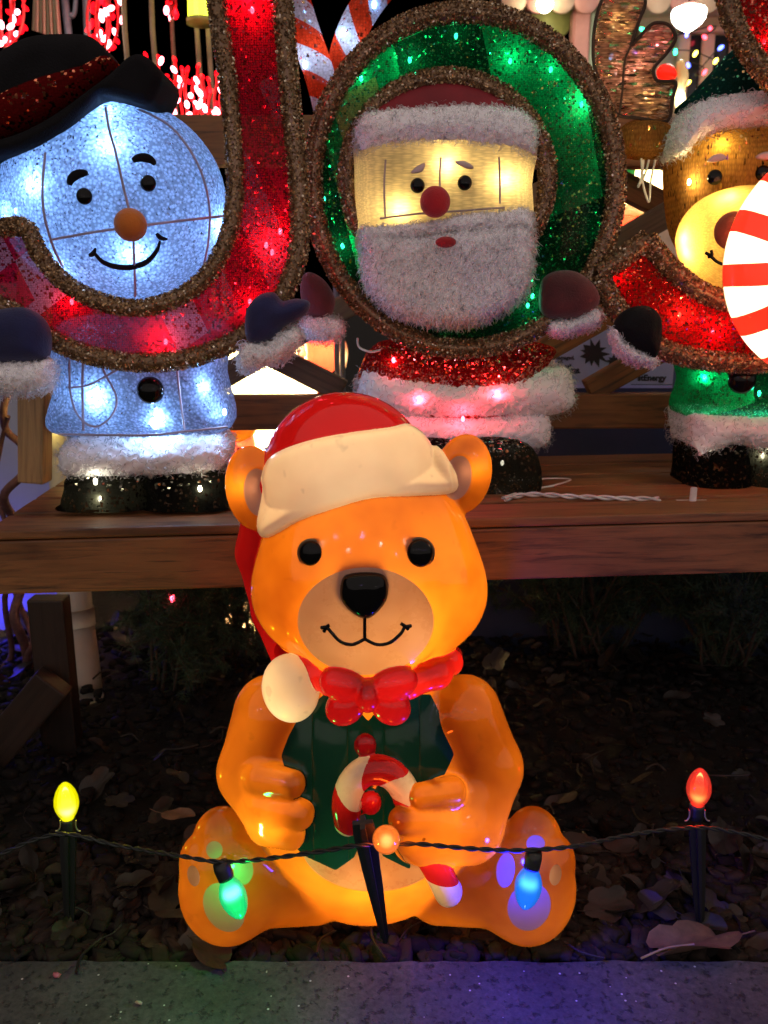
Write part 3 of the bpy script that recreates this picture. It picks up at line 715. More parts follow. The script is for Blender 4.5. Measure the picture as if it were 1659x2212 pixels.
def bear_parts(x, y, d):
    ix, iy = b_img(x, y, d)
    head = smin(E(x, y, d, 798, 1276, 15, 253, 170, 140), E(x, y, d, 794, 1160, 0, 212, 185, 134), 80)
    muz = E(x, y, d, 790, 1352, 112, 146, 112, 52)
    head = smin(head, muz, 22)
    for (ex, ey, rx, ry, rot, dx, dy) in ((547, 1054, 60, 92, -.15, 16, 12), (1000, 1024, 62, 87, .2, -14, 10)):
        ear = E(x, y, d, ex, ey, 0, rx, ry, 34, rot)
        ear = smax(ear, -E(x, y, d, ex + dx, ey + dy, 44, rx * .56, ry * .6, 28, rot), 12)
        head = smin(head, ear, 10)
    # body, arms, legs
    torso = smin(E(x, y, d, 795, 1700, -10, 262, 292, 125), E(x, y, d, 795, 1450, 0, 150, 90, 95), 40)
    laR = CAPS(x, y, d, [(582, 1540, 10, 78), (546, 1665, 20, 74), (585, 1752, 70, 60)])
    raR = CAPS(x, y, d, [(1005, 1540, 10, 78), (1054, 1655, 20, 73), (1010, 1780, 60, 74), (910, 1800, 100, 60)])
    body = smin(torso, np.minimum(laR, raR), 24)
    for a in (((560, 1680, 92, 34), (630, 1694, 112, 28)), ((565, 1738, 98, 34), (648, 1760, 118, 29)), ((575, 1790, 86, 32), (630, 1806, 112, 27)),
              ((975, 1710, 105, 30), (908, 1718, 145, 24)), ((950, 1770, 110, 34), (866, 1772, 158, 26)), ((960, 1830, 90, 38), (890, 1818, 140, 30))):
        body = smin(body, CAPS(x, y, d, a), 15)
    for s, fx in ((1, 492), (-1, 1138)):
        leg = CAPS(x, y, d, [(fx + s * 190, 1905, -30, 82), (fx + s * 30, 1905, 20, 88)])
        foot = E(x, y, d, fx, 1918, 50, 104, 118, 66)
        t1 = E(x, y, d, fx - s * 62, 1858, 35, 42, 52, 48); t2 = E(x, y, d, fx - s * 14, 1818, 20, 62, 72, 52); t3 = E(x, y, d, fx + s * 50, 1840, 15, 50, 66, 50)
        f_ = smin(smin(foot, t1, 8), smin(t2, t3, 8), 8)
        body = smin(body, smin(leg, f_, 22), 10)
    body = smin(body, head, 12)
    scarf = CAPS(x, y, d, [(622, 1405, 10, 30), (655, 1440, 75, 27), (715, 1472, 110, 26), (793, 1484, 120, 26), (880, 1478, 112, 27), (945, 1455, 88, 28), (972, 1430, 40, 25), (975, 1418, -20, 25)])
    hb = E(x, y, d, 745, 1003, -5, 172, 156, 128)
    hat = smin(hb, CAPS(x, y, d, [(610, 1040, -60, 84), (566, 1190, -70, 58), (590, 1320, -55, 46), (622, 1420, 0, 36)]), 30)
    band = smax(poly2(ix, iy, HATBAND), np.minimum(head, hb) - 24, 22); band = np.where(d > -50, band, 60.0)
    pom = E(x, y, d, 628, 1486, 88, 59, 69, 52, -.25)
    bow = np.minimum(smin(E(x, y, d, 740, 1478, 146, 48, 34, 32, .3), E(x, y, d, 746, 1526, 146, 42, 36, 30, -.55), 4), smin(E(x, y, d, 850, 1477, 146, 50, 34, 32, -.3), E(x, y, d, 844, 1525, 146, 42, 36, 30, .55), 4))
    bow = smin(bow, E(x, y, d, 794, 1502, 152, 25, 32, 36), 2)
    cane = None
    for i in range(0, len(CANE3) - 1, 2):
        s = cap(x, y, d, CANE3[i], CANE3[min(i + 2, len(CANE3) - 1)], 29, 29); cane = s if cane is None else np.minimum(cane, s)
    b1 = E(x, y, d, 789, 1610, 122, 23, 24, 16); b2 = E(x, y, d, 801, 1735, 122, 22, 23, 16)
    return dict(body=body, hat=hat, hat_band=band, pompom=pom, scarf=scarf, bow=bow, candy_cane=cane, button=b1, button2=b2)
def bear_sdf(x, y, d):
    p = bear_parts(x, y, d); out = p['body']
    for k in ('hat', 'hat_band', 'scarf'): out = smin(out, p[k], 5)
    for k in ('pompom', 'bow', 'candy_cane', 'button', 'button2'): out = np.minimum(out, p[k])
    return out
def bear_front(ix, iy):
    dd = np.arange(260, -60, -1.0); w = at(np.full(dd.shape, ix), np.full(dd.shape, iy), BY - dd * BK)
    px, py = proj(w[:, 0], np.full(dd.shape, BY), w[:, 2]); f = bear_sdf(px, py, dd); i = np.argmax(f < 0); return dd[i]
def bear_pt(ix, iy, off=0.0):
    return at(ix, iy, BY - (bear_front(ix, iy) + off) * BK)

bear = thing('bear_figure', (0, BY, 0.0), 'glowing orange plastic bear in red santa hat sitting before the bench', 'bear figure')
BH = 5.0
bv, bf = surfnets(bear_sdf, (375, 800, -170), (1255, 2075, 225), BH)
bt = np.concatenate([bf[:, [0, 1, 2]], bf[:, [0, 2, 3]]])
bix, biy = b_img(bv[:, 0], bv[:, 1], bv[:, 2])
bw = to_world(bv, BY, BK); bn = vnormals(bw, bt)
pd = bear_parts(*bv.T)
names = list(pd)
D = np.stack([pd[n] for n in names], 1)
ex = np.concatenate([bn, D, np.stack([bix, biy, bv[:, 2]], 1), bv], 1)      # carried through the cuts
cur = (bw, bt, ex); NP = len(names); pieces = {}
for n in names[1:]:
    i = names.index(n); Dn = cur[2][:, 3:3 + NP]
    a, cur = clip_mesh(cur[0], cur[1], Dn[:, i] - np.delete(Dn, i, 1).min(1), cur[2]); pieces[n] = a
def img(c): return c[2][:, 3 + NP], c[2][:, 4 + NP], c[2][:, 5 + NP]
def e2(x, y, cx, cy, rx, ry, rot=0.0):
    X, Y = x - cx, y - cy; co, si = math.cos(rot), math.sin(rot); X, Y = X * co + Y * si, -X * si + Y * co
    return (np.sqrt((X / rx) ** 2 + (Y / ry) ** 2) - 1) * min(rx, ry)
VEST = [(700, 1500), (649, 1544), (604, 1623), (625, 1690), (640, 1760), (628, 1822), (660, 1850), (725, 1880), (765, 1852), (793, 1790), (828, 1850), (885, 1878), (900, 1800), (930, 1720), (958, 1679), (982, 1628), (960, 1560), (930, 1500), (890, 1500), (810, 1540), (795, 1558), (780, 1540)]
torso_only = lambda c: np.where(True, 0, 0)
def paint(name, f, mat):
    global cur
    x, y, d = img(cur); g = f(x, y); g = np.where(d < -20, 30.0, g)
    a, cur = clip_mesh(cur[0], cur[1], g, cur[2]); pieces.setdefault(name, []).append((a, mat)) if isinstance(pieces.get(name), list) or name not in pieces else None
    return a
def vestf(x, y, g=None):
    g = poly2(x, y, VEST) if g is None else g
    X, Y, Z = cur[2][:, 6 + NP], cur[2][:, 7 + NP], cur[2][:, 8 + NP]
    arms = np.full(g.shape, 1e3)
    for pts in ([(582, 1540, 10, 78), (546, 1665, 20, 74), (585, 1752, 70, 60)], [(1005, 1540, 10, 78), (1054, 1655, 20, 73), (1010, 1780, 60, 74), (910, 1800, 100, 60)],
                ((560, 1672, 105, 26), (634, 1692, 122, 24)), ((565, 1735, 105, 30), (650, 1760, 125, 26)), ((575, 1790, 90, 28), (632, 1806, 118, 24)),
                ((975, 1710, 105, 30), (908, 1718, 145, 24)), ((950, 1770, 110, 34), (866, 1772, 158, 26)), ((960, 1830, 90, 38), (890, 1818, 140, 30))):
        arms = np.minimum(arms, CAPS(X, Y, Z, pts))
    return np.maximum(g, 4 - arms)
def bellyf(x, y):
    return vestf(x, y, np.maximum(e2(x, y, 808, 1822, 158, 104), 1790 - y))
px_ = []
for nm, f, mat_ in (('muzzle', lambda x, y: e2(x, y, 790, 1342, 147, 116), 'muzzle'), ('vest', vestf, 'vest'), ('belly_patch', bellyf, 'muzzle'),
                    ('ear_lining', lambda x, y: e2(x, y, 558, 1064, 31, 52, -.12), 'lining'), ('ear_lining', lambda x, y: e2(x, y, 988, 1032, 30, 48, .2), 'lining'),
                    ('paw_pad', lambda x, y: e2(x, y, 484, 1960, 42, 56, -.5), 'pad'), ('paw_pad', lambda x, y: e2(x, y, 418, 1892, 13, 23, -.2), 'pad'), ('paw_pad', lambda x, y: e2(x, y, 526, 1882, 21, 30, .1), 'pad'), ('paw_pad', lambda x, y: e2(x, y, 463, 1836, 18, 19), 'pad'),
                    ('paw_pad', lambda x, y: e2(x, y, 1143, 1958, 46, 53, .3), 'pad'), ('paw_pad', lambda x, y: e2(x, y, 1092, 1880, 20, 38, .1), 'pad'), ('paw_pad', lambda x, y: e2(x, y, 1200, 1890, 13, 23, .15), 'pad'), ('paw_pad', lambda x, y: e2(x, y, 1157, 1822, 20, 18), 'pad')):
    x, y, d = img(cur); g = np.where(d < -20, 30.0, f(x, y))
    a, cur = clip_mesh(cur[0], cur[1], g, cur[2]); px_.append((nm, a, mat_))
def comps(T, n):
    lab = np.arange(n)
    while True:
        m = lab[T].min(1); new = lab.copy()
        for i in range(3): np.minimum.at(new, T[:, i], m)
        new = new[new]
        if (new == lab).all(): return lab
        lab = new
def split(c, least=40):
    lab = comps(c[1], len(c[0])); out = []
    for l in np.unique(lab):
        t = c[1][lab[c[1][:, 0]] == l]
        if len(t) < least: continue
        u, inv = np.unique(t, return_inverse=True); out.append((c[0][u], inv.reshape(-1, 3), c[2][u]))
    return sorted(out, key=lambda q: -len(q[1]))
def put(name, c, mat, parent=bear):
    q = split(c)
    if name == 'body':
        for k in q[1:]: mk('ear', k[0], k[1], M[mat], parent, True, k[2][:, :3])
    else: q = q if name in ('candy_cane', 'stripe') else q[:1]
    if name == 'candy_cane':
        for k in q[1:]: mk('cane_end', k[0], k[1], M[mat], parent, True, k[2][:, :3])
        q = q[:1]
    if name == 'stripe':
        for k in q[1:]: mk('stripe', k[0], k[1], M[mat], parent, True, k[2][:, :3])
        q = q[:1]
    c = q[0]
    return mk(name, c[0], np.asarray(c[1]), M[mat], parent, True, c[2][:, :3])
put('body', cur, 'orange')
for n, mt in (('hat', 'hat_red'), ('hat_band', 'cream'), ('pompom', 'cream'), ('scarf', 'scarf'), ('bow', 'bow'), ('button', 'bow'), ('button2', 'bow')):
    put('button' if n == 'button2' else n, pieces[n], mt)
for nm, a, mt in px_: put(nm, a, mt)
# the candy cane's stripes
c = pieces['candy_cane']; X = c[2][:, 6 + NP:9 + NP]
seg = np.concatenate([[0], np.cumsum(np.linalg.norm(np.diff(CANE3, axis=0), axis=1))])
di = ((X[:, None, :] - CANE3[None]) ** 2).sum(-1); j = di.argmin(1)
tan = np.gradient(CANE3, axis=0)[j]; tan /= np.linalg.norm(tan, axis=1)[:, None]
rel = X - CANE3[j]; s = seg[j] + (rel * tan).sum(1)
side = rel[:, 0] * -tan[:, 1] + rel[:, 1] * tan[:, 0]
ph = (s + side * .75 + 22) / 62.0
white, red = clip_mesh(c[0], c[1], np.sin(ph * math.pi) * 15, c[2])
cane_o = put('candy_cane', white, 'candy_white'); put('stripe', red, 'candy_red', cane_o)
# face details
for (exx, eyy, r) in ((672, 1196, 26), (906, 1196, 29)):
    p = bear_pt(exx, eyy); R = r * mpp(eyy, BY - .05)
    V, F = ball(p, (R, R * .62, R * 1.05), 24, 14); e_ = mk('eye', V, F, M['black_gloss'], bear)
    Vr, Fr = tube([p + np.array([math.cos(t) * R * 1.05, .003, math.sin(t) * R * 1.1]) for t in np.linspace(0, 2 * math.pi, 28)[:-1]], .0016, 6, True)
    mk('eye_rim', Vr, Fr, plain('eye_rim_paint', (.12, .07, .03), .4), e_)
nd = bear_front(788, 1300)
NOSE = catmull([(736, 1262), (748, 1244), (790, 1238), (828, 1244), (839, 1268), (834, 1300), (808, 1330), (785, 1337), (757, 1322), (736, 1295)], 4, True)
NM = np.array([bmp(p[0], p[1], nd)[:2] for p in NOSE])
nv, nf = surfnets(lambda x, y, d: extr(poly2(x, y, NM), d - nd + 10, 32, 28), (NM[:, 0].min() - 9, NM[:, 1].min() - 9, nd - 60), (NM[:, 0].max() + 9, NM[:, 1].max() + 9, nd + 50), 3.0)
mk('nose', to_world(nv, BY, BK), nf, M['black_gloss'], bear)
MOUTH = [catmull([(694, 1356), (706, 1355), (716, 1366), (736, 1386), (762, 1392), (788, 1380)], 5), catmull([(788, 1380), (814, 1392), (842, 1388), (866, 1368), (874, 1355), (888, 1352)], 5), catmull([(788, 1334), (788, 1358), (788, 1381)], 4), catmull([(700, 1364), (706, 1354), (712, 1350)], 4), catmull([(866, 1347), (876, 1353), (882, 1360)], 4)]
ml = [tube([bear_pt(p[0], p[1], 1.0) for p in L], .0019, 6) for L in MOUTH]
mk('mouth', *joinf(ml), M['black_gloss'], bear)
def bw_pt(x, y, d): return to_world(np.array([[x, y, d]], float), BY, BK)[0]
lamp(bw_pt(840, 1330, 10), (1.0, .72, .38), 1.15, bear, .025)
lamp(bw_pt(800, 1830, -10), (1.0, .72, .38), 1.15, bear, .025)
lamp(bw_pt(795, 1560, -40), (1.0, .72, .38), .26, bear, .025)
lamp(bw_pt(500, 1890, -10), (1.0, .72, .4), .09, bear, .02)  # small lamps from here on are added to brighten feet, hands, hat, pompom, ears
lamp(bw_pt(1130, 1890, -10), (1.0, .72, .4), .09, bear, .02)
lamp(bw_pt(602, 1722, 92), (1.0, .72, .4), .07, bear, .012)
lamp(bw_pt(960, 1790, 75), (1.0, .72, .4), .14, bear, .015)
lamp(bw_pt(760, 1010, 20), (1.0, .85, .6), .16, bear, .02)
lamp(bw_pt(628, 1486, 85), (1.0, .85, .6), .03, bear, .01)
lamp(bw_pt(528, 1045, 4), (1.0, .75, .45), .035, bear, .008)
lamp(bw_pt(1022, 1010, 4), (1.0, .75, .45), .035, bear, .008)
# ------------------------------------------------------------------ fur, tinsel
WHITE_FUR = hairmat('white_fur', (.95, .93, .94), .12)
WHITE_HAIR = hairmat('white_fur_strands', (.97, .95, .96), .3, .45)
def fur_on(V, F, n, length, curl, width, rad=.004, droop=.6, front=.35, seed=1):
    g = np.random.default_rng(seed)
    F = np.asarray(F); T = np.concatenate([F[:, [0, 1, 2]], F[:, [0, 2, 3]]]) if F.shape[1] == 4 else F
    fn = np.cross(V[T[:, 1]] - V[T[:, 0]], V[T[:, 2]] - V[T[:, 0]]); ar = np.linalg.norm(fn, axis=1) + 1e-15
    nr = fn / ar[:, None]; w = ar * (nr[:, 1] < front); i = g.choice(len(T), n, p=w / w.sum())
    a, b = g.uniform(size=(2, n)); m = a + b > 1; a[m], b[m] = 1 - a[m], 1 - b[m]
    p = V[T[i, 0]] * (1 - a - b)[:, None] + V[T[i, 1]] * a[:, None] + V[T[i, 2]] * b[:, None]; nn = nr[i]
    S = 7; L = length * g.uniform(.6, 1.25, n)
    d = nn * .75 + g.normal(0, .5, (n, 3)); d /= np.linalg.norm(d, axis=1)[:, None]
    ax = d + np.array([0, 0, -droop]) ; ax /= np.linalg.norm(ax, axis=1)[:, None]
    u = np.cross(ax, g.normal(size=(n, 3))); u /= np.linalg.norm(u, axis=1)[:, None]; v = np.cross(ax, u)
    turns = curl * g.uniform(.5, 1.4, n); ph = g.uniform(0, 6.28, n)
    P = []
    for k in range(S):
        t = k / (S - 1); an = ph + t * turns * 6.28
        off = rad * min(1, t * 3) * g.uniform(.8, 1.2)
        dirv = d * (1 - t) + ax * t
        P.append(p + dirv * (L * t)[:, None] + (u * np.cos(an)[:, None] + v * np.sin(an)[:, None]) * off - nn * .001)
    P = np.stack(P, 1)
    tg = np.gradient(P, axis=1); sd = np.cross(tg, nn[:, None] + g.normal(0, .5, (n, 1, 3))); sd /= np.linalg.norm(sd, axis=2)[:, :, None] + 1e-12
    sg = np.sign((np.cross(sd[:, 3], tg[:, 3]) * nn).sum(1)); sd = sd * np.where(sg == 0, 1, sg)[:, None, None]
    wd = width * np.linspace(1, .35, S)[None, :, None]
    VV = np.stack([P - sd * wd, P + sd * wd], 2).reshape(-1, 3)
    base = (np.arange(n) * S * 2)[:, None]; k = np.arange(S - 1)[None] * 2
    FF = np.stack([base + k, base + k + 1, base + k + 3, base + k + 2], -1).reshape(-1, 4)
    NN = nn[:, None, :] + g.normal(0, .15, (n, S, 3)); NN = np.repeat(NN / np.linalg.norm(NN, axis=2)[:, :, None], 2, 1).reshape(-1, 3)
    return VV, FF, NN
_fs = [10]
def fur(name, P, Y, parent, D=40, r=30, n=1500, length=.018, curl=1.0, width=.0009, rad=.004, droop=.6, h=6, mat=None, smooth=True):
    """a pad of curly fur with outline P"""
    P = catmull(P, 4, True) if smooth else np.asarray(P, float)
    k = mpp(P[:, 1].mean(), Y)
    v, f = surfnets(lambda x, y, d: extr(poly2(x, y, P), d, D, r), (P[:, 0].min() - 2 * h, P[:, 1].min() - 2 * h, -D - 2 * h), (P[:, 0].max() + 2 * h, P[:, 1].max() + 2 * h, D + 2 * h), h)
    W = to_world(v, Y, k); _fs[0] += 1
    sn_ = lambda a, b: np.sin(W[:, 0] * a + 1.3 * np.sin(W[:, 2] * b)) * np.sin(W[:, 2] * a * 1.1 + 2 * np.sin(W[:, 0] * b * .8))
    W = W + vnormals(W, np.concatenate([f[:, [0, 1, 2]], f[:, [0, 2, 3]]])) * (-.002 + .0016 * sn_(420, 190) + .0012 * sn_(900, 310))[:, None]
    sv, sf, sn2 = fur_on(W, f, int(n * .55), length * .72, curl, width * 1.15, rad * .8, droop, seed=_fs[0])
    bn2 = vnormals(W, np.concatenate([f[:, [0, 1, 2]], f[:, [0, 2, 3]]]))
    o = mk(name, *merge([(W, f), (sv, sf)]), mat or WHITE_FUR, parent, True, np.concatenate([bn2, sn2])); o.data.materials.append(WHITE_HAIR)
    mi = np.zeros(len(o.data.polygons), np.int32); mi[len(f):] = 1; o.data.polygons.foreach_set('material_index', mi)
    return setp(o, kind='stuff')
GOLD = tinselmat('gold_tinsel', (.09, .05, .028), (.46, .27, .12), (1.0, .9, .66))
def trim(path, Y, wpx, parent, closed=False, dens=1.0, name='tinsel_trim', n=6, mat=None):
    """a garland of short metallic tinsel along a path"""
    C = catmull(path, n, closed); Ys = np.broadcast_to(np.asarray(Y, float), (len(C),))
    P = np.array([at(c[0], c[1], y_) for c, y_ in zip(C, Ys)])
    r = wpx * mpp(C[:, 1].mean(), Ys.mean()) * .42
    V0, F0 = tube(P, r * .9, 12, closed, cap=False); F0 = np.array(F0)
    T, Nn, B = frames(P, closed)
    L = np.linalg.norm(np.diff(P, axis=0), axis=1).sum()
    m = int(L * r * 2 * 3.1 / (.0021 ** 2) * .95 * dens)
    i = rng.integers(0, len(P), m); i2 = (i + 1) % len(P) if closed else np.minimum(i + 1, len(P) - 1)
    t = rng.uniform(0, 1, (m, 1)); a = rng.uniform(0, 2 * math.pi, (m, 1)); fr = np.sin(a) ; 
    nr = Nn[i] * np.cos(a) + B[i] * np.sin(a)
    keep = nr[:, 1] < .35
    p = P[i] * (1 - t) + P[i2] * t + nr * r * rng.uniform(.9, 1.01, (m, 1))
    p, nr = p[keep], nr[keep]; m = len(p)
    d1 = nr * .25 + rng.normal(0, .8, (m, 3)); d1 /= np.linalg.norm(d1, axis=1)[:, None]
    d2 = np.cross(d1, rng.normal(size=(m, 3))); d2 /= np.linalg.norm(d2, axis=1)[:, None]
    l = rng.uniform(.0010, .0019, (m, 1)); w = rng.uniform(.0007, .0013, (m, 1))
    Q = np.stack([p - d1 * l - d2 * w, p + d1 * l - d2 * w, p + d1 * l + d2 * w, p - d1 * l + d2 * w], 1).reshape(-1, 3)
    FQ = np.arange(4 * m).reshape(-1, 4)
    o = mk(name, *merge([(V0, F0), (Q, FQ)]), mat or GOLD, parent, smooth=False)
    tv = np.repeat(np.clip(rng.beta(.6, 1.0, m), 0, 1), 4); tint(o, np.concatenate([np.full(len(V0), .12), tv])); setp(o, kind='stuff')
    return o
def offset_fill(name, P, Y, parent, mat, D=24, r=10, h=7):
    return pillow(name, P, Y, mat, parent, D, r, h, smooth=False)
def ray_ell(ix, iy, c, r):
    """first point on an ellipsoid along the line of sight through ix, iy"""
    o = np.array([0, 0, CAMH]); d = at(ix, iy, 1.0) - o; r = np.asarray(r, float)
    A = ((d / r) ** 2).sum(); B_ = (2 * (o - c) * d / r ** 2).sum(); C_ = (((o - c) / r) ** 2).sum() - 1
    disc = B_ * B_ - 4 * A * C_
    t = (-B_ - math.sqrt(max(disc, 0))) / (2 * A)
    return o + d * t
def bead(name, p, r, mat, parent, flat=.6): return mk(name, *ball(p, (r, r * flat, r), 18, 12), mat, parent)

M['snow_net'] = net('white_net', (.5, .6, .88), (.6, .75, 1.0), hole=.34, scale=200, trans=.6, spark=.0, see=.06, dark=.6, rand=1.0)
M['red_net'] = net('red_glitter_net', (.34, .008, .03), (1.0, .03, .09), hole=.32, scale=300, trans=.5, spark=.2, see=.27, dark=.5, glit=(.9, .12, .16), patch=[((.6, .36, .5), .2, 24.0, .5), ((.5, .01, .03), .2, 9.0, .5)])
M['red_net2'] = net('red_dense_net', (.36, .008, .012), (.75, .02, .02), hole=.3, scale=300, trans=.45, spark=.3, see=.03, dark=.6, glit=(.95, .25, .16))
M['green_net'] = net('green_glitter_net', (.006, .075, .03), (.01, .5, .2), hole=.3, scale=300, trans=.45, spark=.15, see=.12, dark=.6, glit=(.1, .55, .22), patch=[((.34, .3, .1), .07, 16.0, .4), ((.003, .03, .014), .35, 9.0, .3)])
M['cream_knit'] = net('cream_ribbed_knit', (.72, .64, .47), (1.0, .86, .54), hole=.01, scale=240, trans=.6, spark=.0, see=.0, stretch=(.25, 1, 1.6), dark=.4)
M['brown_knit'] = net('brown_ribbed_knit', (.4, .2, .06), (.95, .5, .09), hole=.1, scale=260, trans=.5, spark=.06, see=.0, stretch=(1.3, 1, .4), dark=.5, glit=(.8, .55, .2))
M['tan_knit'] = net('tan_knit', (.42, .28, .1), (.95, .65, .2), hole=.01, scale=260, trans=.5, spark=.0, see=.0, stretch=(.16, 1, 1.6), dark=.35, glit=(.9, .7, .3))
M['boot_net'] = net('black_sequin_net', (.006, .006, .006), (.1, .1, .07), hole=.25, scale=230, trans=.35, spark=.16, see=.03, dark=.3, glit=(.32, .32, .24))
M['green_hat'] = net('dark_green_felt', (.008, .05, .04), (.01, .05, .04), hole=.1, scale=260, trans=.1, spark=.06, see=0, dark=.4, glit=(.2, .7, .5))
M['velvet'] = plain('black_velvet', (.0045, .004, .005), .9, spec=.2, var=.3, bump=.5, bscale=500)
M['navy'] = plain('navy_velvet', (.006, .008, .06), .85, var=.3, bump=.5, bscale=500, sheen=.15)
M['maroon'] = plain('maroon_velvet', (.07, .008, .01), .85, var=.35, bump=.5, bscale=500, sheen=.2)
M['santa_hat'] = plain('red_felt', (.22, .008, .015), .7, var=.25, vscale=20, bump=.3, bscale=300)
M['hat_sash'] = net('dark_red_sash', (.12, .006, .006), (.1, .01, .01), hole=.1, scale=240, trans=.1, spark=.2, see=0, dark=.4, glit=(.8, .25, .12))
M['orange_felt'] = plain('orange_felt', (.5, .13, .012), .9, var=.2, bump=.6, bscale=400, sheen=.2)
M['red_felt'] = plain('red_pompon', (.38, .008, .012), .9, var=.3, bump=.8, bscale=500, sheen=.2)
M['wire'] = plain('coated_wire', (.32, .26, .3), .5)
M['white_cord'] = plain('white_cord', (.62, .58, .55), .5)
M['brow'] = plain('brow_felt', (.5, .42, .4), .8)
COOL, RED, GREEN, WARM, BLUE = (.3, .55, 1.0), (1.0, .04, .07), (.03, 1.0, .42), (1.0, .72, .28), (.08, .12, 1.0)

def settle(o):
    zc = ztop + .0012 - float(rootloc(o.parent)[2])
    for v in o.data.vertices:
        if v.co.z < zc: v.co.z = zc
    return o
# ------------------------------------------------------------------ snowman
YS = 1.17
ztop = SEATZ + .013
sn = thing('snowman_figure', (at(320, 1120, YS)[0], YS, ztop), 'white net snowman in tilted black top hat standing on the bench', 'snowman')
hc = at(245, 437, YS); hk = mpp(437, YS); hr = np.array([243 * hk, .1, 213 * hk])
hV, hF = ball(hc, hr, 64, 40); mk('head', hV, hF, M['snow_net'], sn)
wires = []
for L in ([(228, 232), (236, 280), (250, 330), (268, 410), (284, 480), (290, 560), (292, 640)], [(110, 518), (200, 502), (285, 490), (380, 478), (488, 466)], [(98, 330), (92, 400), (95, 460), (112, 525), (135, 575)], [(300, 236), (370, 275), (425, 350), (450, 430), (452, 500), (440, 570), (415, 620)]):
    C = catmull(L, 5); wires.append(mk('frame_wire', *tube([ray_ell(p[0], p[1], hc, hr * 1.008) for p in C], .0016, 6), M['wire'], sn))
for (a, b) in ((182, 424), (320, 396)): bead('eye', ray_ell(a, b, hc, hr * 1.02), 16 * hk, M['black_gloss'], sn)
def felt(L, w, name):
    C = catmull(L, 5); n_ = len(C); wd = w * np.sin(np.linspace(.5, math.pi - .35, n_))
    P = [ray_ell(p[0], p[1], hc, hr * 1.015) for p in C]
    return mk(name, *tube(P, wd * hk, 8, flat=.35), M['velvet'], sn)
felt([(150, 400), (153, 388), (164, 378), (180, 374), (190, 374)], 9, 'eyebrow'); felt([(286, 347), (300, 341), (316, 341), (328, 347), (335, 356)], 9, 'eyebrow')
felt([(205, 548), (222, 566), (250, 576), (285, 577), (318, 565), (338, 542), (346, 520)], 6, 'mouth')
felt([(192, 552), (201, 548), (207, 536)], 5, 'mouth_corner'); felt([(338, 504), (347, 514), (362, 517)], 5, 'mouth_corner')
mk('nose', *ball(ray_ell(286, 487, hc, hr) - (0, .008, 0), (32 * hk, .02, 32 * hk), 20, 14), M['orange_felt'], sn)
for (a, b, e) in ((238, 322, .05), (232, 258, .03), (86, 400, .045), (286, 540, .05), (128, 568, .04), (455, 482, .045), (30, 455, .02)):
    p = ray_ell(a, b, hc, hr * .93); led(p + np.array([0, .008, 0]), COOL, e * 3.6, sn)
SB = [(152, 690), (474, 690), (486, 800), (496, 925), (310, 938), (124, 930), (130, 830)]
pillow('body', SB, YS, M['snow_net'], sn, D=115, r=95, h=9)
Yf = YS - .076
for L in ([(128, 938), (310, 940), (400, 932), (492, 922)], [(382, 790), (388, 850), (398, 925)], [(180, 780), (178, 830), (180, 930)]):
    mk('frame_wire', *tube([at(p[0], p[1], Yf) for p in catmull(L, 4)], .0016, 6), M['wire'], sn)
mk('wire_loop', *tube([at(p[0], p[1], Yf - .004) for p in catmull([(150, 775), (152, 850), (170, 900), (205, 922), (240, 900), (252, 860), (228, 810), (215, 780)], 5)], .0014, 6), M['wire'], sn)
mk('wire_loop', *tube([at(p[0], p[1], Yf - .006) for p in catmull([(148, 838), (190, 832), (230, 812), (260, 795)], 5)], .0014, 6), M['wire'], sn)
bead('button', at(325, 843, Yf - .01), 29 * hk, M['black_gloss'], sn, .7)
for (a, b, e) in ((212, 855, .05), (445, 835, .04), (335, 920, .06), (345, 895, .03), (485, 890, .04)): led(at(a, b, Yf + .014), COOL, e * 3.6, sn)
fur('fur_hem', [(170, 935), (320, 935), (480, 928), (486, 1005), (320, 1018), (160, 1015)], YS, sn, D=112, r=60, n=3200, length=.014)
settle(pillow('boot', [(178, 1015), (320, 1015), (330, 1060), (330, 1122), (160, 1130), (152, 1085), (160, 1045)], YS, M['boot_net'], sn, D=112, r=60, h=7))
settle(pillow('boot', [(336, 1015), (478, 1008), (500, 1050), (506, 1115), (336, 1122), (334, 1060)], YS, M['boot_net'], sn, D=110, r=60, h=7))
for (a, b, e) in ((206, 1040, .012), (215, 1078, .01), (432, 1056, .012)): led(at(a, b, YS - .066), (1, .93, .7), e, sn)
# hat
YH = YS - .04
hatm = pillow('hat_brim', [(-60, 385), (0, 357), (60, 345), (110, 330), (150, 308), (180, 288), (215, 250), (244, 224), (292, 232), (342, 243), (366, 204), (369, 183), (351, 155), (324, 139), (298, 147), (262, 180), (215, 215), (150, 262), (80, 300), (0, 325), (-70, 350)], YH, M['velvet'], sn, D=95, r=22, h=7)
hatc = pillow('hat_crown', [(-60, 330), (-50, 190), (0, 142), (45, 110), (89, 92), (149, 87), (205, 90), (232, 110), (249, 136), (256, 178), (180, 235), (100, 285), (20, 318)], YH, M['velvet'], sn, D=95, r=60, h=7)
pillow('hat_sash', [(-60, 318), (-55, 245), (20, 205), (60, 185), (120, 163), (190, 146), (252, 135), (259, 180), (200, 225), (130, 268), (60, 300), (0, 318)], YH - .003, M['hat_sash'], sn, D=100, r=60, h=7)
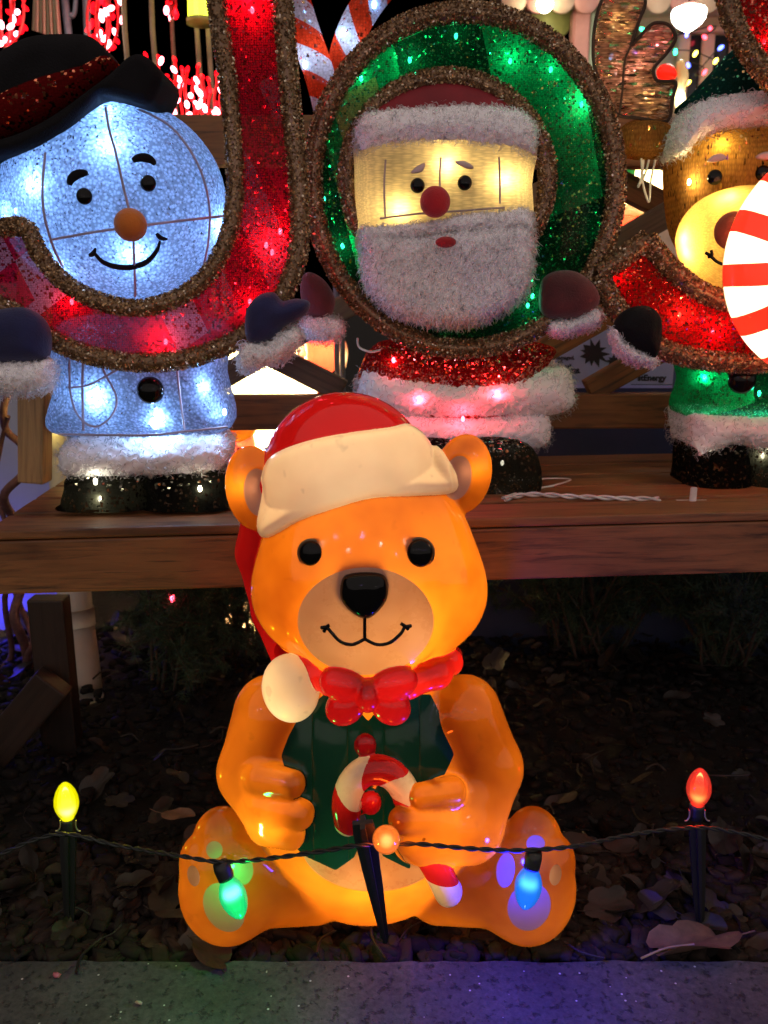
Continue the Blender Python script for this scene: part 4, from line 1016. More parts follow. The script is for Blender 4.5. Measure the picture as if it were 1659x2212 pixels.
# mittens and cuffs
YM = 1.035
pillow('mitten', [(-80, 700), (-50, 672), (0, 668), (50, 664), (88, 684), (106, 715), (108, 755), (95, 778), (40, 782), (-30, 785), (-80, 770)], YM, M['navy'], sn, D=45, r=42, h=6)
fur('cuff', [(-80, 778), (0, 780), (60, 776), (112, 776), (118, 810), (108, 840), (60, 848), (0, 850), (-80, 850)], YM, sn, D=48, r=40, n=2000, length=.015, droop=1.0)
pillow('mitten', [(530, 700), (538, 660), (565, 636), (592, 632), (610, 650), (640, 645), (668, 652), (664, 674), (640, 694), (615, 705), (590, 730), (560, 742), (536, 735)], YM, M['navy'], sn, D=42, r=36, h=6)
fur('cuff', [(518, 760), (536, 738), (580, 738), (615, 712), (640, 706), (652, 735), (622, 770), (580, 790), (530, 798), (516, 785)], YM, sn, D=44, r=36, n=1500, length=.014, droop=.7)

# ------------------------------------------------------------------ letter J
YJ = 1.075
lj = thing('glitter_letter', (at(330, 780, YJ)[0], YJ, at(330, 805, YJ)[2]), 'tall red glitter letter J edged in gold tinsel before the snowman', 'letter')
JI = [(-40, 498), (15, 492), (58, 494), (86, 548), (130, 602), (200, 645), (290, 666), (375, 648), (445, 600), (490, 522), (508, 430), (506, 320), (496, 200), (482, 100), (467, 0), (456, -90)]
JO = [(-40, 640), (20, 668), (70, 700), (130, 742), (220, 773), (330, 783), (440, 765), (540, 715), (610, 640), (645, 540), (646, 420), (634, 280), (622, 150), (611, 0), (605, -90)]
fillP = np.concatenate([catmull(JI, 3), catmull(JO, 3)[::-1]])
offset_fill('letter_face', fillP, YJ, lj, M['red_net'], D=26)
trim(JI, YJ - .012, 48, lj); trim(JO, YJ - .012, 52, lj)
for (a, b, e) in ((545, 22, .03), (155, 652, .014), (358, 738, .018), (540, 652, .012), (575, 530, .012), (588, 545, .01), (605, 500, .01)): led(at(a, b, YJ - .002), RED, e * 5, lj, .003)

# ------------------------------------------------------------------ letter O
YO = 1.215
lo_ = thing('glitter_letter', (at(1000, 778, YO)[0], YO, at(1000, 778, YO)[2]), 'round green glitter letter O edged in gold tinsel around the Santa face', 'letter')
OO = [(1003 + 328 * math.sin(t), 390 - 363 * math.cos(t)) for t in np.linspace(0, 2 * math.pi, 40)[:-1]]
OI = [(966 + 217 * math.sin(t), 385 - 218 * math.cos(t)) for t in np.linspace(0, 2 * math.pi, 32)[:-1]]
def osdf(x, y, d):
    return extr(np.maximum(poly2(x, y, OO), -poly2(x, y, OI)), d, 26, 10)
puff('letter_face', osdf, (650, 0, -40), (1350, 780, 40), 7, YO, mpp(390, YO), M['green_net'], lo_)
trim(OO, YO - .014, 54, lo_, True, n=4); trim(OI, YO - .014, 50, lo_, True, n=4)
for (a, b, e) in ((885, 130, .02), (702, 222, .018), (1256, 226, .02), (740, 532, .02), (815, 686, .014), (1140, 660, .012), (1102, 132, .01), (1150, 640, .01), (684, 320, .004), (1312, 345, .005), (1300, 500, .005), (700, 430, .004), (985, 78, .005), (960, 735, .004), (780, 170, .005), (1190, 150, .005)): led(at(a, b, YO - .003), GREEN, e * 6, lo_, .003)

# ------------------------------------------------------------------ Santa
YT = 1.35
sa = thing('santa_figure', (at(985, 1070, YT)[0], YT, ztop), 'Santa with long white fur beard standing behind the green letter', 'santa figure')
kT = mpp(450, YT)
DT = 72; YF = 1.205
pillow('face', [(772, 300), (900, 270), (1140, 285), (1148, 400), (1150, 500), (1120, 560), (800, 560), (770, 480), (765, 380)], YF, M['cream_knit'], sa, D=DT, r=68, h=8)
pillow('cap', [(770, 290), (790, 235), (850, 195), (930, 172), (1010, 176), (1085, 205), (1130, 245), (1150, 290)], YF + .02, M['santa_hat'], sa, D=DT - 5, r=64, h=8)
fur('cap_fur', [(772, 335), (768, 280), (800, 245), (900, 236), (1000, 230), (1100, 238), (1148, 262), (1156, 320), (1130, 350), (1000, 335), (900, 332), (800, 345)], YF - .008, sa, D=DT + 4, r=60, n=5200, length=.015, rad=.004, droop=.9)
fur('moustache', [(795, 490), (860, 480), (930, 472), (1000, 458), (1070, 452), (1140, 450), (1146, 500), (1060, 512), (960, 512), (860, 525), (795, 530)], YF - .032, sa, D=38, r=34, n=3400, length=.012, droop=.9)
fur('beard', [(784, 488), (810, 500), (900, 508), (1000, 492), (1100, 482), (1145, 486), (1148, 570), (1132, 635), (1070, 680), (1000, 702), (920, 698), (840, 668), (792, 615), (782, 560)], YF - .033, sa, D=42, r=38, n=11000, length=.017, rad=.0035, droop=.9)
Yfa = YF - (DT + 1) * mpp(450, YF)
def fdot(name, a, b, r, mat, flat=.7, off=.0): return mk(name, *ball(at(a, b, Yfa - off), (r * kT * .9, r * kT * flat, r * kT * .9), 20, 14), mat, sa)
fdot('eye', 902, 401, 15, M['black_gloss']); fdot('eye', 1004, 395, 15, M['black_gloss']); fdot('nose', 940, 436, 31, M['red_felt'], .8, .014)
mk('mouth', *ball(at(963, 523, Yfa - .032), (19 * kT, .008, 10 * kT), 20, 12), M['red_felt'], sa)
for P in ([(888, 374), (900, 360), (918, 352), (912, 370)], [(982, 350), (1004, 348), (1024, 362), (1008, 364)]):
    pillow('eyebrow', P, Yfa - .002, M['brow'], sa, D=6, r=4, h=3)
for L in ([(833, 345), (830, 400), (832, 470)], [(952, 340), (950, 390), (952, 440)], [(1078, 340), (1080, 390), (1080, 440)], [(820, 472), (900, 462), (1000, 455), (1090, 448)]):
    mk('frame_wire', *tube([at(p[0], p[1], Yfa - .002) for p in catmull(L, 4)], .0014, 6), M['wire'], sa)
for (a, b, e) in ((963, 360, .03), (1084, 392, .03), (862, 456, .03)): led(at(a, b, Yfa + .015), WARM, e * 3.2, sa)
pillow('body', [(818, 740), (1165, 740), (1168, 800), (1165, 900), (815, 900)], YT, M['red_net2'], sa, D=120, r=70, h=9)
fur('belt_fur', [(772, 830), (800, 785), (900, 790), (1000, 800), (1120, 790), (1205, 785), (1224, 830), (1220, 872), (1150, 892), (1000, 898), (860, 895), (790, 868)], YT, sa, D=135, r=60, n=5200, length=.017, rad=.004, droop=.7)
fur('fur_hem', [(822, 872), (1000, 878), (1158, 872), (1162, 955), (1000, 965), (825, 960)], YT, sa, D=125, r=55, n=3200, length=.014, droop=.8)
for (a, b, e) in ((850, 778, .012), (905, 866, .03), (1075, 850, .03), (1000, 905, .03)): led(at(a, b, YT - .09 - (.012 if b > 800 else 0)), RED, e * 3, sa)
settle(pillow('boot', [(838, 950), (985, 950), (990, 1075), (825, 1075), (830, 1000)], YT - .06, M['boot_net'], sa, D=115, r=50, h=8))
settle(pillow('boot', [(996, 950), (1138, 955), (1143, 1075), (994, 1075)], YT - .06, M['boot_net'], sa, D=115, r=50, h=8))
led(at(1085, 1000, YT - .07), (1, .93, .7), .008, sa)
YMt = 1.19
pillow('mitten', [(652, 600), (670, 588), (700, 605), (722, 640), (720, 672), (700, 690), (665, 680), (650, 640)], YMt, M['maroon'], sa, D=36, r=32, h=5)
fur('cuff', [(655, 690), (690, 680), (725, 685), (742, 710), (725, 735), (690, 738), (655, 720)], YMt, sa, D=38, r=32, n=1100, length=.013)
pillow('mitten', [(1165, 640), (1175, 600), (1210, 584), (1250, 590), (1285, 620), (1292, 655), (1260, 682), (1200, 690), (1170, 675)], YMt, M['maroon'], sa, D=44, r=40, h=5)
fur('cuff', [(1190, 692), (1230, 688), (1284, 664), (1298, 682), (1290, 704), (1240, 720), (1200, 726), (1186, 712)], YMt, sa, D=40, r=34, n=1300, length=.012)
mk('tag_string', *tube([at(p[0], p[1], YT - .09) for p in catmull([(772, 730), (776, 750), (800, 760), (822, 756)], 5)], .0018, 6), M['white_cord'], sa)

# ------------------------------------------------------------------ reindeer
YR = 1.30
re_ = thing('reindeer_figure', (at(1610, 1080, YR)[0], YR, ztop), 'brown reindeer in green pointed hat standing on the bench beside the peppermint', 'reindeer figure')
kR = mpp(450, YR)
pillow('head', [(1452, 330), (1500, 290), (1650, 270), (1790, 290), (1800, 480), (1760, 560), (1650, 585), (1520, 570), (1468, 520), (1450, 430)], YR, M['brown_knit'], re_, D=130, r=95, h=8)
mc = at(1600, 515, YR - .07); mr = np.array([136 * mpp(515, YR - .07), .075, 108 * mpp(515, YR - .07)])
mk('muzzle', *ball(mc, mr, 48, 32), M['tan_knit'], re_)
mk('nose', *ball(ray_ell(1578, 500, mc, mr) - (0, .01, 0), (36 * kR, .022, 36 * kR), 20, 14), plain('brown_felt', (.28, .06, .025), .9, bump=.6, bscale=400), re_)
Yrf = YR - 132 * kR
bead('eye', at(1544, 383, Yrf), 15 * kR, M['black_gloss'], re_, .7); bead('eye', at(1648, 374, Yrf), 15 * kR, M['black_gloss'], re_, .7)
pillow('eyebrow', [(1528, 350), (1540, 336), (1558, 332), (1568, 342), (1555, 348)], Yrf - .002, M['brow'], re_, D=6, r=4, h=3)
pillow('eyebrow', [(1632, 340), (1645, 330), (1665, 328), (1672, 340), (1650, 346)], Yrf - .002, M['brow'], re_, D=6, r=4, h=3)
mk('mouth', *tube([ray_ell(p[0], p[1], mc, mr * 1.01) for p in catmull([(1524, 546), (1534, 552), (1548, 565), (1566, 572), (1600, 578)], 5)], .0022, 6), M['black_gloss'], re_)
mk('mouth_corner', *tube([ray_ell(p[0], p[1], mc, mr * 1.01) for p in catmull([(1536, 540), (1538, 552), (1530, 556)], 4)], .002, 6), M['black_gloss'], re_)
for (a, b, e) in ((1492, 392, .03), (1498, 515, .035), (1585, 440, .035), (1502, 540, .03), (1560, 320, .01)):
    q = ray_ell(a, b, mc, mr * .95) if b > 430 else at(a, b, Yrf + .014); led(q + np.array([0, .014 if b > 430 else .006, 0]), WARM, e * 4.2, re_)
pillow('hat', [(1470, 240), (1500, 200), (1545, 150), (1586, 106), (1600, 104), (1625, 150), (1665, 200), (1710, 235), (1600, 260)], YR, M['green_hat'], re_, D=80, r=55, h=7)
fur('hat_fur', [(1442, 340), (1446, 290), (1470, 245), (1520, 222), (1600, 210), (1680, 208), (1760, 225), (1765, 290), (1690, 288), (1600, 292), (1540, 300), (1490, 318), (1465, 345)], YR - .02, re_, D=100, r=50, n=3200, length=.015, droop=.9)
pillow('ear', [(1330, 300), (1345, 272), (1380, 258), (1430, 262), (1456, 285), (1455, 325), (1420, 342), (1370, 344), (1338, 330)], YR + .02, M['brown_knit'], re_, D=40, r=36, h=6)
AN = [(1300, 0), (1286, 49), (1281, 104), (1286, 153), (1308, 196), (1332, 246), (1380, 255), (1441, 262), (1452, 215), (1460, 178), (1437, 176), (1417, 172), (1413, 147), (1441, 114), (1460, 82), (1447, 56), (1425, 49), (1403, 56), (1366, 97), (1366, 88), (1381, 44), (1394, 8), (1386, -25), (1355, -45), (1320, -35)]
M['antler_net'] = net('brown_striped_net', (.4, .21, .14), (.9, .55, .36), hole=.42, scale=210, trans=.55, spark=.3, see=.1, stretch=(.3, 1, 1.3), dark=.7, glit=(.85, .6, .4))
ant = pillow('antler', AN, YR + .02, M['antler_net'], re_, D=16, r=10, h=5, closed_n=3)
C = catmull(AN, 4, True)
mk('antler_edge', *tube([at(p[0], p[1], YR + .005) for p in C], .0024, 8, True), plain('brown_chenille', (.06, .03, .02), .9, bump=.8, bscale=600), ant)
mk('antler_vein', *tube([at(p[0], p[1], YR + .002) for p in catmull([(1365, 95), (1350, 130), (1345, 190), (1338, 245)], 4)], .0016, 8), plain('brown_seam', (.07, .035, .022), .9), ant)
for (a, b, e, c_) in ((1325, 60, .06, WARM), (1330, 160, .06, (1, .6, .5)), (1420, 95, .05, (1, .25, .35)), (1395, 215, .07, WARM), (1370, 150, .05, (1, .35, .3))): led(at(a, b, YR + .045), c_, e, re_, .002)  # bulbs added behind the antler to stand in for light from the porch
for L in ([(1385, 342), (1386, 380), (1378, 404), (1392, 380), (1402, 345)], [(1390, 345), (1388, 390), (1398, 430), (1403, 432), (1406, 390), (1416, 345)]):
    mk('cord_loop', *tube([at(p[0], p[1], YR + .0) for p in catmull(L, 6)], .0016, 6), M['white_cord'], re_)
pillow('body', [(1482, 740), (1720, 740), (1728, 800), (1725, 900), (1478, 900), (1478, 820)], YR, M['green_net'], re_, D=110, r=70, h=8)
bead('button', at(1603, 820, YR - .09), 30 * kR, M['black_gloss'], re_, .7)
for (a, b, e) in ((1522, 815, .03), (1640, 850, .02)): led(at(a, b, YR - .055), GREEN, e * 4, re_)
fur('fur_hem', [(1466, 890), (1500, 878), (1600, 882), (1740, 880), (1745, 960), (1600, 960), (1560, 950), (1500, 968), (1478, 970)], YR, re_, D=118, r=50, n=2600, length=.016, rad=.004, droop=.9)
settle(pillow('boot', [(1478, 950), (1530, 940), (1590, 950), (1592, 1076), (1470, 1078), (1468, 1010)], YR, M['boot_net'], re_, D=100, r=60, h=7))
settle(pillow('boot', [(1598, 950), (1650, 940), (1730, 950), (1736, 1076), (1597, 1078)], YR, M['boot_net'], re_, D=100, r=60, h=7))
for (a, b, e) in ((1533, 968, .012), (1648, 985, .012)): led(at(a, b, YR - .056), (1, .93, .7), e, re_)
YMr = 1.13
pillow('mitten', [(1326, 715), (1335, 685), (1365, 664), (1400, 662), (1424, 685), (1426, 730), (1414, 772), (1390, 765), (1350, 740)], YMr, M['velvet'], re_, D=42, r=38, h=5)
fur('cuff', [(1320, 715), (1332, 708), (1346, 735), (1385, 758), (1414, 770), (1418, 783), (1395, 788), (1355, 776), (1326, 748)], YMr, re_, D=36, r=30, n=1300, length=.013, droop=.9)

# ------------------------------------------------------------------ letter Y
YY = 1.205
ly = thing('glitter_letter', (at(1560, 790, YY)[0], YY, at(1560, 800, YY)[2]), 'red glitter letter Y with curled gold edged tail before the reindeer', 'letter')
TI = [(1398, 518), (1440, 572), (1500, 622), (1570, 652), (1640, 660), (1705, 640), (1760, 580), (1790, 480), (1790, 420)]
TO = [(1290, 592), (1325, 655), (1372, 718), (1445, 760), (1530, 778), (1640, 784), (1740, 765), (1840, 690), (1900, 560), (1940, 420)]
AL = [(1566, -70), (1572, 10), (1600, 85), (1640, 143), (1690, 205), (1740, 290), (1790, 420)]
AR = [(1750, -70), (1780, 20), (1830, 120), (1880, 180), (1920, 120), (1960, 20), (1990, -70)]
fill = np.concatenate([catmull([TO[0], TI[0]], 2)[:-1], catmull(TI, 3)[:-1], catmull(AL[::-1], 3), catmull([(1566, -70), (1750, -70)], 2)[1:-1], catmull(AR, 3), [(2130, -70)], catmull([(2100, 0), (2030, 220), (1940, 420)], 3)[:-1], catmull(TO[::-1], 3)])
offset_fill('letter_face', fill, YY, ly, M['red_net2'], D=26)
trim(TI, YY - .014, 54, ly); trim(TO, YY - .014, 54, ly); trim([TO[0], (1345, 556), TI[0]], YY - .016, 54, ly); trim(AL[:-1], YY - .014, 56, ly)
for (a, b, e) in ((1468, 680, .02), (1540, 716, .02), (1318, 597, .014), (1650, 90, .008)): led(at(a, b, YY - .003), RED if a != 1468 else (1.0, .25, .12), e * 5, ly, .003)

# ------------------------------------------------------------------ peppermint disc
YP = 1.085
pc = at(1823, 567, YP); R = 259 * mpp(567, YP)
pep = thing('peppermint_lantern', (pc[0], YP, pc[2] - R), 'big glowing red and white striped peppermint disc before the reindeer', 'lantern')
M['pep_white'] = plastic('peppermint_white', (.8, .76, .66), (.9, .8, .58), .6, rough=.12, var=.05)
M['pep_red'] = plastic('peppermint_red', (.6, .02, .012), (.8, .016, .008), .6, rough=.12, var=.15)
nw = 14
def pepv(ang, rr, side):
    th = ang + .12 * (1 - rr)
    z = .05 * math.sqrt(max(0, 1 - rr ** 2.6)) * side
    return (pc[0] + R * rr * math.cos(th), YP - z, pc[2] + R * rr * math.sin(th))
for i in range(nw):
    for colr in ('red', 'white'):
        rs = [0.02] + list(np.sin(np.linspace(.12, 1, 9) * math.pi / 2)); Vv = []; Ff = []; na = 6
        mid_a = math.radians(160.5) + 2 * math.pi * i / nw
        for side in (1, -1):
            b0 = len(Vv)
            for r_ in rs:
                fr_ = min(.72, .4 / r_) if r_ > .3 else .5 + .22 * r_ / .3
                A0, A1 = (mid_a - math.pi / nw * fr_, mid_a + math.pi / nw * fr_) if colr == 'red' else (mid_a + math.pi / nw * fr_, mid_a + math.pi / nw * (2 - fr_))
                for q in range(na + 1): Vv.append(pepv(A0 + (A1 - A0) * q / na, r_, side))
            for u in range(len(rs) - 1):
                for q in range(na):
                    f = (b0 + u * (na + 1) + q, b0 + u * (na + 1) + q + 1, b0 + (u + 1) * (na + 1) + q + 1, b0 + (u + 1) * (na + 1) + q)
                    Ff.append(f if side == -1 else f[::-1])
        nn = len(rs) * (na + 1); Vv = np.array(Vv)
        mp_ = np.arange(2 * nn); mp_[nn + nn - na - 1:] = np.arange(nn - na - 1, nn)      # weld the rim
        mk(colr + '_stripe', Vv, [tuple(mp_[list(f)]) for f in Ff], M['pep_' + colr], pep)
lamp(pc + np.array([0, .0, 0]), (1, .9, .68), 5.0, pep, .03)
box('stake', pc[0] - .008, pc[0] + .008, YP - .008, YP + .008, ztop + .001, pc[2] - R * .99, plain('stake_plastic', (.5, .5, .48), .5), pep, .002)
# ------------------------------------------------------------------ light string on stakes in front of the bear
def bulb_mat(name, c, hot, s=1.0, hs=6.0, hz=.3):
    """coloured glass round a lit core: glows all over, brightest at the core"""
    m, nt, out = newmat(name); tc = nt.nodes.new('ShaderNodeTexCoord'); sx = N(nt, 'SeparateXYZ', Vector=tc.outputs['Object'])
    d = N(nt, 'Math', p_operation='SUBTRACT', i0=sx.outputs[2], i1=hz * .05); cb = N(nt, 'CombineXYZ', X=sx.outputs[0], Y=sx.outputs[1], Z=d.outputs[0])
    lw = N(nt, 'LayerWeight', Blend=.5)
    g = N(nt, 'Math', p_operation='MULTIPLY', i0=d.outputs[0], i1=1 / .0085); g2 = N(nt, 'Math', p_operation='MULTIPLY', i0=g.outputs[0], i1=g.outputs[0])
    f2 = N(nt, 'Math', p_operation='MULTIPLY', i0=lw.outputs['Facing'], i1=2.6); f3 = N(nt, 'Math', p_operation='MULTIPLY', i0=f2.outputs[0], i1=f2.outputs[0])
    sm = N(nt, 'Math', p_operation='ADD', i0=g2.outputs[0], i1=f3.outputs[0]); ng = N(nt, 'Math', p_operation='MULTIPLY', i0=sm.outputs[0], i1=-2.0); ex = N(nt, 'Math', p_operation='EXPONENT', i0=ng.outputs[0])
    e1 = N(nt, 'Emission', Color=c4(c), Strength=s); hsn = N(nt, 'Math', p_operation='MULTIPLY', i0=ex.outputs[0], i1=hs); e2 = N(nt, 'Emission', Color=c4(hot)); nt.links.new(hsn.outputs[0], e2.inputs[1])
    ad = N(nt, 'AddShader'); nt.links.new(e1.outputs[0], ad.inputs[0]); nt.links.new(e2.outputs[0], ad.inputs[1])
    tp = N(nt, 'BsdfTransparent', Color=c4([min(1, .1 + a) for a in c])); mx = N(nt, 'MixShader'); mx.inputs[0].default_value = .3; nt.links.new(ad.outputs[0], mx.inputs[1]); nt.links.new(tp.outputs[0], mx.inputs[2])
    gl = N(nt, 'BsdfGlossy', Roughness=.08); fr = N(nt, 'Fresnel', IOR=1.4); m2 = N(nt, 'MixShader'); nt.links.new(fr.outputs[0], m2.inputs[0]); nt.links.new(mx.outputs[0], m2.inputs[1]); nt.links.new(gl.outputs[0], m2.inputs[2])
    nt.links.new(m2.outputs[0], out.inputs[0]); m.cycles.emission_sampling = 'NONE'; return m
BLK = plain('black_rubber', (.008, .009, .008), .5, var=.2, bump=.2)
C9 = [(.0001, 0), (.0068, .0), (.0076, .004), (.0112, .010), (.0138, .017), (.0146, .023), (.0138, .031), (.0112, .039), (.0074, .0455), (.0034, .0495), (.0001, .0508)]
def bulb(name, base, axis, scale, mat, lc, power, label, socket_len=.016):
    t = thing(name, base, label, 'light bulb', 'bulbs of the staked light string')
    A = Vector(axis).normalized(); q = Vector((0, 0, 1)).rotation_difference(A).to_matrix().to_4x4()
    def add(nm, prof, m_, k=24):
        V, F = lathe((0, 0, 0), prof, k); me_ = bpy.data.meshes.new(nm); me_.from_pydata(V.tolist(), [], F); me_.update(); me_.polygons.foreach_set('use_smooth', np.ones(len(me_.polygons), bool)); me_.materials.append(m_)
        o_ = bpy.data.objects.new(nm, me_); col.objects.link(o_); o_.parent = t; o_.matrix_local = q @ Matrix.Scale(scale, 4); return o_
    add('glass', C9, mat)
    sk = add('socket', [(.0001, -socket_len), (.0082, -socket_len), (.0092, -socket_len * .6), (.0088, -.001), (.0086, .0028), (.0001, .003)], BLK, 18)
    L = bpy.data.lights.new('core_light', 'POINT'); L.energy = power; L.color = lc; L.shadow_soft_size = .006
    lo = bpy.data.objects.new('core_light', L); col.objects.link(lo); lo.parent = t; lo.location = A * .018 * scale
    return t
Y1, Y2 = .872, .875
def stake(top, bot, w0, w1, label, head=True):
    t = thing('light_stake', bot, label, 'stake', 'black stakes of the light string')
    top, bot = np.asarray(top, float), np.asarray(bot, float); ax = bot - top; L = np.linalg.norm(ax); ax /= L
    sd = np.cross(ax, (0, -1, 0)); sd /= np.linalg.norm(sd); fw = np.cross(sd, ax)
    V, F = [], []
    prof = [(0, w0 * .9), (.06, w0), (.1, w0), (.5, (w0 * .62 + w1 * .38)), (.93, w1), (1.0, w1 * .25)]
    for s_, w in prof:                                  # cross-shaped spike
        for a, b in ((-1, -.25), (-.25, -.25), (-.25, -.8), (.25, -.8), (.25, -.25), (1, -.25), (1, .25), (.25, .25), (.25, .8), (-.25, .8), (-.25, .25), (-1, .25)):
            V.append(top + ax * L * s_ + sd * a * w + fw * b * w)
    k = 12
    for i in range(len(prof) - 1):
        for j in range(k): F.append((i * k + j, i * k + (j + 1) % k, (i + 1) * k + (j + 1) % k, (i + 1) * k + j))
    F.append(tuple(range(k))[::-1]); F.append(tuple((len(prof) - 1) * k + j for j in range(k)))
    mk('spike', np.array(V), F, BLK, t, smooth=False)
    return t
m1 = mpp(1720, Y1)
g1, g2 = onz(150, 2006, -.01), onz(1512, 2000, -.01)
st1 = stake(at(147, 1800, g1[1]), g1, .0095, .0055, 'black stake in the gravel holding up the yellow bulb')
st2 = stake(at(1506, 1785, g2[1]), g2, .0095, .0055, 'black stake in the gravel holding up the red bulb')
g3 = onz(834, 2044, -.002) + np.array([0, .004, 0])
st3 = stake(at(783, 1776, .778), g3, .0115, .0048, 'black stake leaning before the bear belly')
bulb('string_bulb', at(147, 1772, g1[1]), (0, 0, 1), 1.0, bulb_mat('yellow_bulb', (1.0, .93, .0), (1, .9, .5), 1.3, 5.0), (1, .9, .1), .25, 'glowing yellow bulb standing upright on its stake')
bulb('string_bulb', at(1506, 1742, g2[1]), (0, 0, 1), 1.0, bulb_mat('red_bulb', (1.0, .05, .03), (1, .5, .1), .9, 5.0), (1, .06, .02), .6, 'glowing red bulb standing upright on its stake')
ob = at(835, 1813, .765)
bulb('string_bulb', ob + np.array([-.001, .021, -.011]), (.03, -.86, .44), .98, bulb_mat('orange_bulb', (1.0, .22, .03), (1, .75, .2), 1.1, 1.6, .93), (1, .35, .06), .3, 'glowing orange bulb pointing forward before the bear belly')
bulb('string_bulb', at(487, 1893, .795), (.34, -.12, -1), 1.0, bulb_mat('green_bulb', (.02, .95, .26), (.2, 1, .9), 1.0, 3.0), (.03, 1, .3), 1.5, 'glowing green bulb hanging over the bear foot')
bulb('string_bulb', at(1149, 1870, .795), (-.14, -.1, -1), 1.0, bulb_mat('blue_bulb', (.02, .26, 1.0), (.1, .6, 1), 1.0, 2.0), (.05, .03, 1), 7.5, 'glowing blue bulb hanging over the bear foot')
CB = [(-60, 1862, .86), (0, 1845, .865), (80, 1812, .868), (147, 1802, .866), (250, 1825, .855), (385, 1848, .815), (482, 1862, .797), (600, 1852, .785), (700, 1838, .778), (775, 1826, .772), (835, 1826, .785), (900, 1823, .775), (1000, 1832, .782), (1090, 1837, .79), (1150, 1836, .795), (1240, 1828, .81), (1380, 1800, .85), (1506, 1788, .866), (1600, 1800, .868), (1720, 1830, .87)]
C = catmull([at(*c) for c in CB], 40); T_, N_, B_ = frames(C); dist = np.concatenate([[0], np.cumsum(np.linalg.norm(np.diff(C, axis=0), axis=1))]); ph = dist * 2 * math.pi / .034
cab_t = thing('twisted_cable', at(835, 1850, .85) * np.array([1, 1, 0]), 'twisted black cable running between the stakes across the bear', 'cable')
for k in (0, math.pi):
    off_ = (N_ * np.cos(ph + k)[:, None] + B_ * np.sin(ph + k)[:, None]) * .0013
    mk('strand', *tube(C + off_, .00145, 6), BLK, cab_t)
for (bx_, by_, bY) in ((147, 1786, g1[1]), (1506, 1764, g2[1])):
    for s in (-1, 1):
        mk('clip_wire', *tube([at(p[0], p[1], bY - .008) for p in catmull([(bx_ + s * 17, by_ - 14), (bx_ + s * 17, by_), (bx_ + s * 22, by_ + 8), (bx_ + s * 27, by_ + 9)], 4)], .0009, 5), plain('clip_metal', (.5, .45, .3), .3, metal=.6), st1 if bx_ < 500 else st2)
# clips and cord lying on the bench
cd = thing('extension_lead', bp_(.2, .1, .014), 'white twisted light cord lying on the bench beside the Santa boots', 'cord')
for k in (0, math.pi):
    P = catmull([onz(a, b, ztop + .004) for a, b in ((1090, 1082), (1130, 1072), (1180, 1072), (1240, 1076), (1300, 1078), (1350, 1080), (1425, 1081))], 14)
    dd = np.concatenate([[0], np.cumsum(np.linalg.norm(np.diff(P, axis=0), axis=1))]) * 2 * math.pi / .05
    P2 = P + np.stack([0 * dd, np.cos(dd + k) * .0045, np.sin(dd + k) * .002 + .002], 1); mk('strand', *tube(P2, .002, 6), M['white_cord'], cd)
mk('strand', *tube(catmull([onz(a, b, ztop + .003) for a, b in ((1095, 1040), (1150, 1036), (1200, 1034), (1232, 1037), (1200, 1048), (1130, 1062), (1085, 1076))], 8), .002, 6), M['white_cord'], cd)
cl = thing('plastic_clip', onz(1493, 1086, ztop + .001), 'small white plastic clip lying on the bench before the reindeer boots', 'clip')
p = onz(1493, 1086, ztop + .001); box('bar', p[0] - .022, p[0] + .022, p[1] - .003, p[1] + .003, ztop + .001, ztop + .005, M['white_cord'], cl, .001); box('peg', p[0] - .0045, p[0] + .0045, p[1] - .0075, p[1] - .0032, ztop + .001, ztop + .024, M['white_cord'], cl, .001)
# ------------------------------------------------------------------ lit things behind the bench
def shell(name, P, Y, mat, parent, D=60, r=50, h=8): return pillow(name, P, Y, mat, parent, D, r, h)
M['lit_cream'] = plastic('lit_cream', (.75, .68, .5), (1.0, .85, .5), .6, var=.06)
M['lit_red'] = plastic('lit_red', (.6, .03, .02), (1.0, .07, .03), .6, var=.2)
M['lit_yellow'] = plastic('lit_yellow', (.7, .36, .02), (1.0, .6, .04), .6, var=.2)
M['lit_green'] = plastic('lit_green', (.1, .5, .2), (.25, 1.0, .45), .6, var=.15)
def lit_figure(name, cx, cy, Y, label, pieces, lamps):
    t = thing(name, at(cx, cy, Y), label, 'lantern')
    for nm, P, mt, D, dy in pieces: shell(nm, P, Y + dy, M[mt], t, D, D * .8, 6)
    for a, b, e in lamps: lamp(at(a, b, Y), (1, .85, .55), e, t, .02)
    return t
YB = 1.95
lit_figure('blow_mould_figure', 590, 1010, YB, 'glowing cream plastic figure seen through the lattice left of the bear hat',
    [('body', [(470, 800), (520, 750), (590, 730), (660, 755), (700, 830), (690, 930), (640, 1000), (540, 1010), (480, 930)], 'lit_cream', 90, 0), ('scarf_band', [(672, 815), (700, 825), (705, 850), (680, 852)], 'lit_red', 40, -.03)], [(580, 830, 10), (590, 930, 6)])
lit_figure('blow_mould_figure', 515, 1010, 1.84, 'small glowing red and yellow plastic figure low behind the bench',
    [('body', [(483, 945), (515, 948), (545, 940), (550, 985), (530, 1010), (500, 1005)], 'lit_red', 26, 0), ('cap', [(478, 925), (515, 918), (552, 925), (540, 948), (515, 956), (490, 948)], 'lit_yellow', 30, 0), ('clip', [(510, 966), (521, 966), (521, 980), (510, 980)], 'orange', 5, -.028)], [(515, 960, 1.2)])
